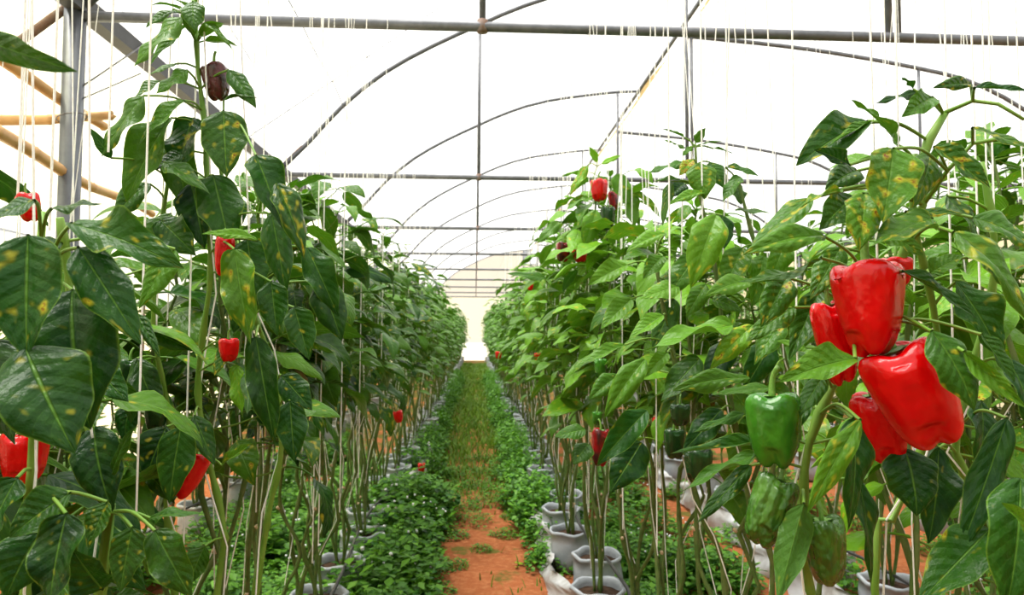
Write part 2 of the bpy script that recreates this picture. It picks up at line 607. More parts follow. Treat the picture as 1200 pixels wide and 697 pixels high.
def wire(name, pts, r, label, mat=M_WIRE, n=4, group=None):
    p0 = Vector(pts[0])
    m = MB()
    m.tube([Vector(p)-p0 for p in pts], r, n)
    o = obj(name, m.mesh(name, mat), loc=p0)
    tag(o, label, 'wire', group)
    return o
q = P(84, 138, 4.0)
wire('tie_wire', [q+Vector((0.075*math.cos(a), 0.075*math.sin(a), 0.02*math.cos(a))) for a in [i*math.pi/6 for i in range(13)]], 0.004, 'loop of wire tying the bamboo pole to the post')
wire('brace_cable', [P(98, 100, 4.0), P(172, 50, 4.7)], 0.006, 'upper dark brace cable between post and gutter beam')
wire('brace_cable', [P(98, 115, 4.0), P(165, 86, 4.7)], 0.005, 'lower dark brace cable between post and gutter beam')
wire('roof_wire', [P(262, 20, 5.0), P(300, 80, 6.0), P(345, 135, 7.3), P(385, 182, 9.0)], 0.004, 'thin wire hanging under the roof film, left of two')
wire('roof_wire', [P(338, 0, 5.0), P(352, 25, 5.6), P(372, 66, 6.4), P(392, 100, 7.2), P(412, 148, 8.4)], 0.005, 'thin kinked wire hanging under the roof film, right of two')
wire('roof_wire', [P(292, 160, 6.2), P(400, 88, 6.3), P(520, 5, 6.4)], 0.004, 'thin straight wire crossing the left roof arch')

# ------------------------------------------------------------------ leaves
def wprof(v):
    if v <= 0 or v >= 1:
        return 0.02 if v <= 0 else 0.0
    return max(0.02, (v/0.36)**0.62*((1-v)/0.64)**1.10)

def leaf_mb(nu, nv, length, width, a0, bend, fold, wave, rng, petiole=0.0, pet_up=0.6, puck=0.0, twist=0.0, roll=0.0):
    """leaf along +X; a0 start elevation, bend total downward turn, fold = V angle; petiole length first"""
    m = MB()
    pos = Vector((0, 0, 0))
    ang = a0
    if petiole > 0:
        pts = []
        k = 5
        for i in range(k+1):
            pts.append(pos.copy())
            aa = pet_up+(a0-pet_up)*(i/k)
            if i < k:
                pos = pos+Vector((math.cos(aa), 0, math.sin(aa)))*(petiole/k)
        m.tube(pts, [0.0028, 0.0022, 0.002, 0.002, 0.0019, 0.0018], 4, False)
    ph = rng.uniform(0, 6)
    rows, uvs = [], []
    c = pos.copy()
    for j in range(nv+1):
        v = (j/nv)**1.25 if nv > 6 else j/nv
        vn = ((j+1)/nv)**1.25 if nv > 6 else (j+1)/nv
        an = a0-bend*(v**1.25)
        tdir = Vector((math.cos(an), 0, math.sin(an)))
        ndir = Vector((-math.sin(an), 0, math.cos(an)))
        w = wprof(v)*width*0.5*(1+0.05*math.sin(v*17+ph))
        tw = twist*v
        row, ur = [], []
        for i in range(nu+1):
            u = 2*i/nu-1
            f = fold*(1-0.3*v)
            yy = w*u*math.cos(f*abs(u)**0.5)
            zz = w*abs(u)*math.sin(f)
            zz += wave*w*math.sin(v*11+ph+(1.7 if u > 0 else 0))*u*u
            zz -= roll*w*abs(u)**3
            if puck:
                zz += puck*length*abs(math.sin((v-abs(u)*0.21)*8*math.pi))*min(1, 2.5*abs(u)*(1.05-abs(u)))*min(1, 6*w/width)
            y2 = yy*math.cos(tw)-zz*math.sin(tw)
            z2 = yy*math.sin(tw)+zz*math.cos(tw)
            row.append(c+Vector((0, 1, 0))*y2+ndir*z2)
            ur.append((0.5+u*0.5, v))
        rows.append(row)
        uvs.append(ur)
        c = c+tdir*(length*(vn-v))
    k0 = len(m.f)
    m.grid(rows, uvs)
    m.f = m.f[:k0]+[tuple(reversed(q)) for q in m.f[k0:]]
    return m

LR = random.Random(5)
LEAVES = []       # petiole leaves, hanging
for i in range(12):
    L_ = 0.135*LR.uniform(0.9, 1.12)
    m = leaf_mb(6, 11, L_, L_*LR.uniform(0.44, 0.56), LR.uniform(-0.5, 0.25), LR.uniform(0.55, 1.35), LR.uniform(0.05, 0.38), LR.uniform(0.05, 0.22), LR, LR.uniform(0.035, 0.075), LR.uniform(0.3, 0.8), 0.007, LR.uniform(-0.5, 0.5), LR.uniform(-0.1, 0.3))
    LEAVES.append(m.mesh('leaf', M_LEAF))
YOUNG = []        # small leaves of growing tips
for i in range(5):
    L_ = 0.07*LR.uniform(0.8, 1.2)
    m = leaf_mb(4, 8, L_, L_*0.42, LR.uniform(0.3, 0.8), LR.uniform(0.4, 1.3), 0.35, 0.1, LR, 0.018, 0.9, 0.006, LR.uniform(-0.3, 0.3))
    YOUNG.append(m.mesh('young_leaf', M_LEAF))
HERO = []         # unit leaves for placing between two points: (bend, fold) families
HB = [0.25, 0.45, 0.6, 0.3, 0.9, 0.5, 0.15, 0.7]
for i in range(8):
    m = leaf_mb(12, 20, 1.0, 1.0, HB[i]*0.5, HB[i], [0.12, 0.3, 0.2, 0.05, 0.4, 0.1, 0.35, 0.22][i], [0.10, 0.16, 0.08, 0.2, 0.12, 0.25, 0.1, 0.14][i], LR, 0, 0, 0.020, [0.1, -0.4, 0.3, 0, -0.2, 0.5, 0.2, -0.5][i], [0.1, 0.0, 0.25, 0.1, 0.3, -0.1, 0.05, 0.2][i])
    HERO.append(m.mesh('leaf', M_LEAF))

def hero_leaf(parent, base, tip, width, facing, var, young_or_lit=0.0, spots=0.0, nm='leaf'):
    """base, tip world points; width metres; facing = world vector the upper face looks to"""
    base, tip = Vector(base), Vector(tip)
    x = (tip-base)
    L_ = x.length
    x.normalize()
    z = Vector(facing)
    z = (z-x*z.dot(x)).normalized()
    y = z.cross(x)
    o = obj(nm, HERO[var % len(HERO)], parent)
    mt = Matrix((x*L_*1.03, y*width, z*(L_*0.5+width*0.5))).transposed().to_4x4()
    mt.translation = base-parent.location
    # keep loc/rot/scale
    o.matrix_local = mt
    o.color = (young_or_lit, spots, 0, 1)
    return o

# ------------------------------------------------------------------ plants
WIRE_Z = 3.30
PR = random.Random(77)

def add_leaf(t, pool, p, az, tilt, s, young_or_lit, spots, rng, nm='leaf'):
    o = obj(nm, rng.choice(pool), t)
    o.location = p
    o.rotation_euler = (rng.uniform(-0.45, 0.45), tilt, az)
    o.scale = (s, s*rng.uniform(0.85, 1.15), s)
    o.color = (young_or_lit, spots, 0, 1)
    return o

def stem_paths(height, spread, n, rng, z0=0.25):
    out = []
    for k in range(n):
        a = 2*math.pi*(k+rng.uniform(-0.25, 0.25))/n+rng.uniform(0, 0.6)
        pts = [Vector((0.02*math.cos(a), 0.02*math.sin(a), z0-0.04))]
        hz = height*rng.uniform(0.86, 1.0)
        m_ = 9
        for i in range(1, m_+1):
            f = i/m_
            r_ = spread*(min(1, f*1.8))**0.8
            j = 0.045 if i < m_ else 0.01
            pts.append(Vector((r_*math.cos(a)*0.8+rng.uniform(-j, j), r_*math.sin(a)+rng.uniform(-j, j), z0+(hz-z0)*f)))
        out.append(smooth_path(pts, 0.06))
    return out

def stem_mesh(path, r0, r1, rng, sides=6, knots=True):
    m = MB()
    n = len(path)
    rad = []
    for i in range(n):
        r = r0+(r1-r0)*i/(n-1)
        if knots and i % 3 == 0 and 0 < i < n-1:
            r *= 1.5
        rad.append(r)
    m.tube(path, rad, sides)
    return m

def twine(world_path, label, group, r=0.0017):
    p0 = world_path[0].copy()
    m = MB()
    m.tube([p-p0 for p in world_path], r, 4, False)
    o = obj('support_twine', m.mesh('support_twine', M_TWINE), loc=p0)
    tag(o, label, 'string', group)
    return o

def twine_for(path, loc, rng, label, group, wire_x=None, low=0.3, stop=None):
    """from the overhead wire to the stem, then winding down along it"""
    top = loc+path[int(len(path)*0.82)]
    wx = loc.x+rng.uniform(-0.06, 0.06) if wire_x is None else wire_x
    pts = [Vector((wx, top.y+rng.uniform(-0.05, 0.05), WIRE_Z)), top+Vector((0.012, -0.012, 0))]
    a = rng.uniform(0, 6)
    k = int(len(path)*0.82)-3
    lo = max(2, int(len(path)*low)) if stop is None else stop
    while k > 1:
        a += 1.1
        pts.append(loc+path[k]+Vector((math.cos(a), math.sin(a), 0))*0.014)
        k -= 3
        if k < lo and rng.random() < 0.2:
            break
    return twine(pts, label, group)

def near_plant(loc, height, label, group, rng, spread=0.12, nst=4, zlow=1.0, dens=1.0, spots=0.3, rowname='', lean=0.0, with_twine=True, lscale=1.0, idx=0, young_or_lit=0.1):
    t = thing('pepper_plant', label, 'plant', loc, group)
    paths = stem_paths(height, spread, nst, rng)
    for path in paths:
        obj('stem', stem_mesh(path, 0.0085, 0.0035, rng).mesh('stem', M_STEM_OLD), t)
        n = len(path)
        az = rng.uniform(0, 6.28)
        # pruned stubs on the bare lower stem
        for i in range(3, n, 3):
            p = path[i]
            if p.z < zlow and rng.random() < 0.55:
                m = MB()
                d = Vector((rng.uniform(-1, 1), rng.uniform(-1, 1), 0.7)).normalized()
                m.tube([Vector((0, 0, 0)), d*0.012, d*0.02], [0.006, 0.0075, 0.006], 6)
                obj('pruned_stub', m.mesh('pruned_stub', M_NODE), t, p)
        for i in range(2, n):
            p = path[i]
            if p.z < zlow-0.25 or (p.z < zlow and rng.random() < 0.75):
                continue
            f = (p.z-zlow)/max(0.1, height-zlow)
            cnt = rng.choice([2, 2, 3, 3]) if dens > 1.1 else rng.choice([1, 2, 2, 3])
            for q_ in range(cnt):
                az += 2.4+rng.uniform(-0.5, 0.5)
                s = rng.uniform(0.7, 1.3)*lscale*(1.0 if f < 0.8 else 0.8)
                # short side shoots push some leaves outward
                off = Vector((math.cos(az), math.sin(az), 0.3))*(rng.uniform(0.02, 0.17) if rng.random() < 0.65 else 0)
                add_leaf(t, LEAVES, p+off, az, rng.uniform(-0.35, 0.45), s, max(0, rng.gauss(young_or_lit+0.16*max(f, 0), 0.14)), rng.random()**2.2*spots*2.0, rng)
                if off.length > 0.03:
                    m = MB()
                    m.tube([Vector((0, 0, 0)), off*0.5+Vector((0, 0, -0.006)), off], [0.003, 0.0026, 0.002], 4, False)
                    obj('side_shoot', m.mesh('side_shoot', M_STEM), t, p)
        tip = path[-1]
        for q_ in range(7):
            az += 2.4
            add_leaf(t, YOUNG, tip+Vector((0, 0, -0.012*q_)), az, rng.uniform(-0.3, 0.3), rng.uniform(0.7, 1.25), 0.35+0.4*rng.random(), 0, rng, 'young_leaf')
    if with_twine:
        for path in paths:
            twine_for(path, Vector(loc), rng, f'white twine down the {label}'.split(',')[0].replace('green ', '').replace('from the camera in', 'of'), 'white support twines')
    return t

# far plants: three meshes shared by all
FARLEAF = [leaf_mb(2, 4, 0.135*LR.uniform(0.9, 1.15), 0.066, LR.uniform(-0.4, 0.3), LR.uniform(0.6, 1.4), 0.25, 0, LR, 0) for _ in range(6)]
FAR = []
for vnt in range(6):
    rng = random.Random(300+vnt)
    paths = stem_paths(2.15, 0.14, 4, rng)
    ms = MB()
    for p_ in paths:
        b = stem_mesh(p_[::2], 0.009, 0.004, rng, 4, False)
        ms.add(b, Matrix())
    mf = MB()
    tint = []
    for p_ in paths:
        for i, p in enumerate(p_):
            if p.z < 0.75 or (p.z < 1.0 and rng.random() < 0.5):
                continue
            for q_ in range(2):
                lf = rng.choice(FARLEAF)
                az = rng.uniform(0, 6.28)
                off = Vector((math.cos(az), math.sin(az), rng.uniform(0, 0.5)))*rng.uniform(0.03, 0.16)
                mat = Matrix.Translation(p+off) @ Matrix.Rotation(az, 4, 'Z') @ Matrix.Rotation(rng.uniform(-0.3, 0.5), 4, 'Y') @ Matrix.Rotation(rng.uniform(-0.5, 0.5), 4, 'X') @ Matrix.Scale(rng.uniform(0.75, 1.2), 4)
                mf.add(lf, mat)
                tint += [min(1, max(0, rng.gauss(0.45, 0.3)))]*len(lf.v)
    FAR.append((ms.mesh('stems', M_STEM_OLD), mf.mesh('foliage', M_LEAF_FAR, True, tint)))

def far_plant(loc, hs, label, group, rng):
    t = thing('pepper_plant', label, 'plant', loc, group)
    a, b = rng.choice(FAR)
    rz = rng.uniform(0, 6.28)
    o1 = obj('stems', a, t)
    o2 = obj('foliage', b, t)
    o2['kind'] = 'stuff'
    for o in (o1, o2):
        o.rotation_euler = (0, 0, rz)
        o.scale = (1.05, 1.05, hs)
    o2.color = (max(0, rng.gauss(0.32, 0.1)), 0, 0, 1)
    return t

# grow bags
def bag_meshes(seed):
    rng = random.Random(seed)
    prof = [(0.02, 0.0), (0.125, 0.0), (0.145, 0.03), (0.150, 0.12), (0.146, 0.22), (0.140, 0.275), (0.150, 0.285), (0.152, 0.30), (0.145, 0.312), (0.133, 0.305), (0.130, 0.27), (0.128, 0.25)]
    ph = [rng.uniform(0, 6) for _ in range(4)]
    m = MB()
    rows = []
    for r, z in prof:
        row = []
        for k in range(24):
            a = 2*math.pi*k/24
            w = 1+0.035*math.sin(3*a+ph[0]+z*9)+0.03*math.sin(7*a+ph[1]-z*14)+0.02*math.sin(2*a+ph[2])
            row.append((r*w*math.cos(a), r*w*math.sin(a), z+(0.008*math.sin(5*a+ph[3]) if z > 0.2 else 0)))
        rows.append(row)
    m.grid(rows, None, True)
    s = MB()
    rows = []
    for r, z in ((0.002, 0.272), (0.06, 0.268), (0.10, 0.262), (0.133, 0.255)):
        rows.append([(r*math.cos(2*math.pi*k/16), r*math.sin(2*math.pi*k/16), z+0.006*math.sin(k*2.3+r*60)) for k in range(16)])
    s.grid(rows, None, True)
    return m.mesh('bag', M_BAG), s.mesh('soil', M_POTSOIL)
BAGS = [bag_meshes(i) for i in range(4)]

def grow_bag(loc, label, rng):
    t = thing('grow_bag', label, 'grow bag', loc, 'white grow bags')
    a, b = rng.choice(BAGS)
    o = obj('bag', a, t)
    o2 = obj('soil', b, t)
    for x in (o, o2):
        x.rotation_euler = (0, 0, rng.uniform(0, 6.28))
        x.scale = (0.92, 0.92, 0.8)
    return t

ROWS = [('left', -0.72, 'left aisle row', 8.0, 0.52),
        ('right', 0.68, 'right aisle row', 8.0, 0.52),
        ('outer_left', -2.0, 'outermost left row', 3.4, 0.80),
        ('second_right', 2.08, 'second row right of the aisle', 4.2, 0.70),
        ('third_right', 3.5, 'third row right of the aisle', 0.0, 0.95),
        ('fourth_right', 4.9, 'fourth row right of the aisle', 0.0, 1.0)]
# hand-set starts of the two aisle rows: (x, y, height)
START = {'left': [(-0.86, 1.12, 1.80), (-0.98, 1.62, 1.62), (-0.74, 1.98, 1.80), (-0.76, 2.45, 2.08), (-0.70, 2.95, 2.12), (-0.74, 3.45, 1.98), (-0.73, 3.95, 1.90), (-0.70, 4.5, 2.16)],
         'right': [(0.95, 1.40, 1.80), (0.80, 2.22, 1.86), (0.74, 2.60, 1.95), (0.70, 3.05, 2.00), (0.62, 3.5, 2.30), (0.70, 4.0, 2.12), (0.62, 4.5, 2.2)]}
SKIP = {'outer_left': 1.3, 'second_right': 1.4, 'third_right': 2.4, 'fourth_right': 3.4}
nplants = 0
PL = {}
for key, rx, where, ynear, sp in ROWS:
    spots = list(START.get(key, []))
    y = (spots[-1][1]+sp) if spots else SKIP[key]
    while y < YE-0.9:
        h = PR.gauss(2.2 if rx > 0 else 2.12, 0.08)
        if key == 'outer_left':
            h = PR.gauss(1.75, 0.08)
        spots.append((rx+PR.uniform(-0.07, 0.07), y+PR.uniform(-0.06, 0.06), h))
        y += sp if y < 14 else sp*1.25
    first = 1 if key in START else 0
    for i, (x, y, h) in enumerate(spots):
        rng = random.Random(hash((round(rx*100), i)) & 0xffff)
        j = i+(2 if key == 'left' else 2 if key == 'right' else 0)
        if j < len(ORD):
            lab = f'{ORD[j]} green pepper plant from the camera in the {where}'
            grp = None
            blab = f'white grow bag under the {ORD[j]} pepper plant of the {where}'
        else:
            lab = f'distant green pepper plant of the {where}'
            grp = f'distant plants of the {where}'
            blab = f'distant white grow bag in the {where}'
        nplants += 1
        if y < ynear:
            dens = 1.25 if y < 4.3 and key in START else 1.05
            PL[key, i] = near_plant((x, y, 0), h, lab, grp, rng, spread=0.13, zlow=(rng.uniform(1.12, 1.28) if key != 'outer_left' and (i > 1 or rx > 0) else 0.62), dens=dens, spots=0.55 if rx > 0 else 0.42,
                            lscale=1.3 if y < 4 else 1.15, young_or_lit=0.42 if rx > 0 else 0.10)  # right rows yellower; part of the contrast paints lit right against shaded left
        else:
            far_plant((x, y, 0), h/2.12, lab, grp, rng)
            if y < 16 and key in ('left', 'right', 'second_right') or y < 8:
                pts = [Vector((x+rng.uniform(-.05, .05), y, WIRE_Z)), Vector((x+rng.uniform(-.1, .1), y-0.1, h*0.8)), Vector((x+rng.uniform(-.12, .12), y-0.12, 1.0)), Vector((x, y-0.03, 0.32))]
                twine(pts, f'white twine down the {lab}'.replace('green ', '').replace('from the camera in', 'of'), 'white support twines', 0.002)
        if True:
            grow_bag((x, y, 0.0), blab, rng)
    # the row goes on behind the viewpoint
    yb = -0.2 if abs(rx) < 1 else 0.4
    while yb > -7.0:
        rng = random.Random(int(yb*-50)+round(rx*100)+900)
        xb = rx+rng.uniform(-.05, .05)+(0.08 if rx > 0 else -0.08 if rx > -1 else 0)
        far_plant((xb, yb, 0), rng.uniform(.95, 1.02), f'pepper plant of the {where} behind the viewpoint', f'plants behind the viewpoint, {where}', rng)
        grow_bag((xb, yb, 0), f'white grow bag of the {where} behind the viewpoint', rng)
        yb -= 0.6 if abs(rx) < 1 else 1.1
    # overhead crop wire and drip hose of the row
    wire('crop_wire', [(rx, YB, WIRE_Z), (rx, 18, WIRE_Z-0.01), (rx, YE, WIRE_Z)], 0.0018, f'thin overhead wire carrying the twines of the {where}', group='overhead crop wires')

# ------------------------------------------------------------------ hand-built plants in the foreground
UPCAM = Vector((0, -0.75, 0.65))
def stem_px(t, pts, r0, r1, ground=None, mat=M_STEM, nm='stem'):
    w = [P(*p) for p in pts]
    if ground is not None:
        w = [Vector(ground)]+w
    path = smooth_path(w, 0.035)
    path = [p-t.location for p in path]
    obj(nm, stem_mesh(path, r0, r1, PR, 8).mesh(nm, mat), t)
    return path

def petiole(t, a, b, r=0.0022):
    """curved leaf stalk from stem point a to leaf base b, local coordinates"""
    mid = (a+b)*0.5+Vector((0, 0, 0.10*(a-b).length))
    m = MB()
    m.tube(smooth_path([a, mid, b], 0.012), r, 5, False)
    obj('petiole', m.mesh('petiole', M_STEM), t)

def hero_set(t, paths, rows, d0):
    allp = [p for path in paths for p in path]
    for i, row in enumerate(rows):
        (bx, by), (tx, ty), w = row[0], row[1], row[2]
        d = row[3] if len(row) > 3 and row[3] else d0
        fx = row[4] if len(row) > 4 and row[4] else (0, -0.8, 0.6)
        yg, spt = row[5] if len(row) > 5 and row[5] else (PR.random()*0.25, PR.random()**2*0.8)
        dt = row[6] if len(row) > 6 else -0.02
        b, tp = P(bx, by, d), P(tx, ty, d+dt)
        width = w/F*d
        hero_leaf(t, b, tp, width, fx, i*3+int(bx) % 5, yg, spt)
        bl = b-t.location
        low = [p for p in allp if p.z <= bl.z+0.01 and (p-bl).length < 0.2]
        a = min(low or allp, key=lambda p: (p-bl).length)
        if 0.01 < (a-bl).length < 0.22:
            petiole(t, a, bl)

# --- right foreground plant
g0 = Vector((0.70, 0.98, 0.0))
T = thing('pepper_plant', 'big foreground pepper plant at right carrying the cluster of red peppers', 'plant', g0)
grow_bag(g0, 'white grow bag under the foreground pepper plant at right', PR)
s1 = stem_px(T, [(948, 690, .98), (940, 610, .97), (948, 520, .96), (975, 455, .95), (1000, 415, .94), (1030, 350, .93), (1062, 290, .92), (1082, 240, .90), (1078, 200, .90), (1088, 165, .90), (1108, 132, .90)], 0.0085, 0.0045, g0+Vector((-.02, 0, .20)))
s2 = stem_px(T, [(1025, 690, 1.02), (1045, 610, 1.02), (1075, 540, 1.02), (1098, 470, 1.0), (1100, 400, .98), (1085, 320, .96), (1070, 255, .94), (1072, 180, .92)], 0.009, 0.004, g0+Vector((.0, .02, .20)))
s3 = stem_px(T, [(1180, 690, .98), (1150, 590, .98), (1120, 530, .98), (1135, 440, .98), (1160, 360, .97), (1165, 280, .95), (1150, 190, .95)], 0.009, 0.004, g0+Vector((.03, -.02, .20)))
s4 = stem_px(T, [(1105, 133, .90), (1140, 118, .88), (1170, 122, .86), (1200, 140, .84)], 0.003, 0.002, None, M_STEM, 'side_shoot')
s5 = stem_px(T, [(1082, 240, .90), (1110, 200, .87), (1140, 168, .85), (1175, 162, .84), (1210, 172, .83)], 0.003, 0.002, None, M_STEM, 'side_shoot')
FC = (0, -0.85, 0.55)
FU = (0, -0.45, 0.9)
RT = [
    # base, tip, width px, depth, facing, (young, spots)
    ((1016, 142), (934, 196), 47, .88, (-.35, -.7, .6), (.05, .75)),
    ((1052, 170), (996, 119), 30, .86, (.3, -.8, .5), (.35, 0)),
    ((1020, 143), (973, 170), 15, .87, (0, -.5, .8), (.3, 0)),
    ((995, 193), (953, 176), 19, .84, (-.2, -.9, .3), (0, .1)),
    ((1047, 174), (1034, 259), 68, .80, (.05, -.95, .35), (.28, 1.0)),
    ((1090, 180), (1066, 247), 42, .88, (.2, -.8, .4), (.2, .8)),
    ((1012, 227), (1005, 297), 48, .82, (-.2, -.9, .4), (.35, 1.1)),
    ((985, 222), (938, 246), 26, .83, (-.3, -.5, .8), (.3, 1.0)),
    ((950, 232), (880, 292), 36, .86, (-.4, -.6, .7), (.2, .9)),
    ((966, 277), (868, 304), 40, .84, (-.2, -.7, .7), (.3, .5)),
    ((1095, 172), (1158, 219), 38, .84, (.2, -.9, .4), (.12, 1.0)),
    ((1138, 100), (1090, 106), 19, .86, (0, -.8, .4), (.1, .5)),
    ((1142, 103), (1206, 108), 14, .84, (0, -.5, .7), (0, 0)),
    ((1092, 114), (1056, 138), 28, .87, (-.1, -.9, .4), (.25, .1)),
    ((1076, 108), (1026, 122), 13, .90, (0, -.6, .6), (0, 0)),
    ((1070, 105), (1056, 92), 7, .90, (0, -.6, .6), (0, 0)),
    ((1140, 150), (1212, 178), 24, .80, (0, -.6, .8), (.2, .9)),
    ((1092, 256), (1022, 290), 50, .81, (-.1, -.8, .6), (.25, .7)),
    ((1062, 248), (1128, 251), 18, .84, (.1, -.6, .7), (.1, 1.0)),
    ((1118, 272), (1203, 395), 66, .76, (.25, -.85, .5), (.25, .75)),
    ((1140, 255), (1210, 300), 55, .88, (.2, -.85, .5), (.2, .5)),
    ((1002, 420), (915, 449), 40, .79, (-.15, -.6, .75), (.35, .05)),
    ((922, 325), (890, 386), 40, .90, (-.2, -.9, .3), (.15, .7)),
    ((962, 302), (864, 326), 22, .87, (-.1, -.3, -.9), (.1, .6)),
    ((1092, 388), (1138, 481), 58, .76, (.25, -.9, .25), (.12, .15)),
    ((1058, 318), (1142, 373), 28, .80, (.2, -.5, .85), (.05, .2)),
    ((1150, 392), (1188, 448), 24, .80, (.2, -.8, .5), (.1, 0)),
    ((1130, 412), (1202, 476), 20, .74, (.3, -.5, -.7), (.4, .2)),
    ((1008, 492), (947, 602), 28, .80, (-.5, -.7, .4), (.4, .6)),
    ((1000, 490), (990, 622), 52, .84, (.1, -.95, .2), (.0, .1)),
    ((1060, 525), (1072, 604), 66, .88, (0, -.95, .2), (0, 0)),
    ((1100, 525), (1086, 635), 40, .92, (0, -.95, .2), (0, 0)),
    ((1180, 490), (1120, 656), 38, .82, (-.3, -.9, .1), (0, 0)),
    ((1196, 560), (1175, 720), 75, .72, (-.3, -.85, .5), (.05, 0)),
    ((1160, 620), (1078, 705), 60, .80, (-.2, -.7, .7), (.05, .3)),
    ((1225, 640), (1172, 590), 26, .68, (0, -.8, .6), (.5, 0)),
    ((942, 590), (912, 702), 40, .86, (.2, .8, -.5), (.1, .2)),
    ((1005, 560), (1016, 690), 40, .95, (.2, -.9, .2), (0, 0)),
    ((1150, 300), (1190, 345), 30, .90, (.2, -.8, .6), (.2, .6)),
    ((1030, 270), (1080, 300), 30, .86, (.1, -.8, .6), (.35, .6)),
    ((985, 290), (950, 350), 34, .92, (-.2, -.9, .3), (.2, .5)),
    ((930, 360), (875, 400), 30, .92, (-.2, -.7, .6), (.2, .4)),
    ((960, 340), (925, 420), 34, .96, (-.2, -.9, .3), (.1, .3)),
    ((1090, 320), (1130, 300), 30, .92, (.1, -.8, .6), (.3, .4)),
    ((1180, 420), (1205, 520), 50, .88, (.2, -.9, .3), (0, 0)),
    ((1150, 470), (1140, 560), 46, .93, (.1, -.95, .2), (0, 0)),
    ((965, 440), (935, 490), 26, .90, (-.3, -.8, .5), (.1, .1)),
    ((1120, 330), (1170, 420), 46, .94, (.1, -.9, .4), (.05, .2)),
    ((950, 470), (880, 540), 28, .98, (-.3, -.7, .6), (.05, .2)),
    ((880, 545), (818, 612), 22, .98, (-.2, -.8, .6), (.05, .1)),
    ((900, 520), (788, 532), 24, 1.0, (-.1, -.5, .85), (.05, .1)),
    ((1000, 230), (960, 270), 40, .92, (-.2, -.8, .4), (.15, .5)),
    ((1005, 200), (965, 225), 36, .93, (-.2, -.8, .4), (.1, .5)),
    ((1110, 230), (1150, 300), 44, .95, (.2, -.8, .4), (.1, .5)),
]
hero_set(T, [s1, s2, s3, s4, s5], RT, .85)
for path, xs_ in ((s1, None), (s2, None), (s3, None)):
    twine_for([p for p in path], g0, PR, 'white twine hanging to the big foreground pepper plant at right', 'white support twines', (g0+path[int(len(path)*0.82)]).x, 0.15)
for (xa, ya), (xb, yb), dd in (((1052, -40), (1053, 330), .93), ((1128, 150), (1158, 280), 1.3), ((1163, -20), (1164, 300), 1.25)):
    pass

# --- second plant of the right row, hand built
g3 = Vector((0.62, 1.72, 0.0))
T3 = thing('pepper_plant', 'second pepper plant of the right aisle row with leaves against the sky', 'plant', g3)
grow_bag(g3, 'white grow bag under the second pepper plant of the right aisle row', PR)
r1 = stem_px(T3, [(905, 690, 1.72), (880, 600, 1.72), (862, 500, 1.72), (850, 420, 1.72), (842, 340, 1.72), (830, 270, 1.72), (818, 220, 1.72), (815, 172, 1.72)], 0.0085, 0.0035, g3+Vector((0, 0, .20)), M_STEM_OLD)
r2 = stem_px(T3, [(850, 690, 1.75), (820, 600, 1.75), (800, 500, 1.75), (790, 420, 1.75), (775, 350, 1.75), (768, 300, 1.75)], 0.0085, 0.004, g3+Vector((-.03, 0, .20)), M_STEM_OLD)
r3 = stem_px(T3, [(960, 690, 1.72), (945, 600, 1.7), (935, 500, 1.68), (920, 420, 1.66), (900, 340, 1.66), (880, 270, 1.68), (866, 215, 1.7)], 0.0085, 0.004, g3+Vector((.03, 0, .20)), M_STEM_OLD)
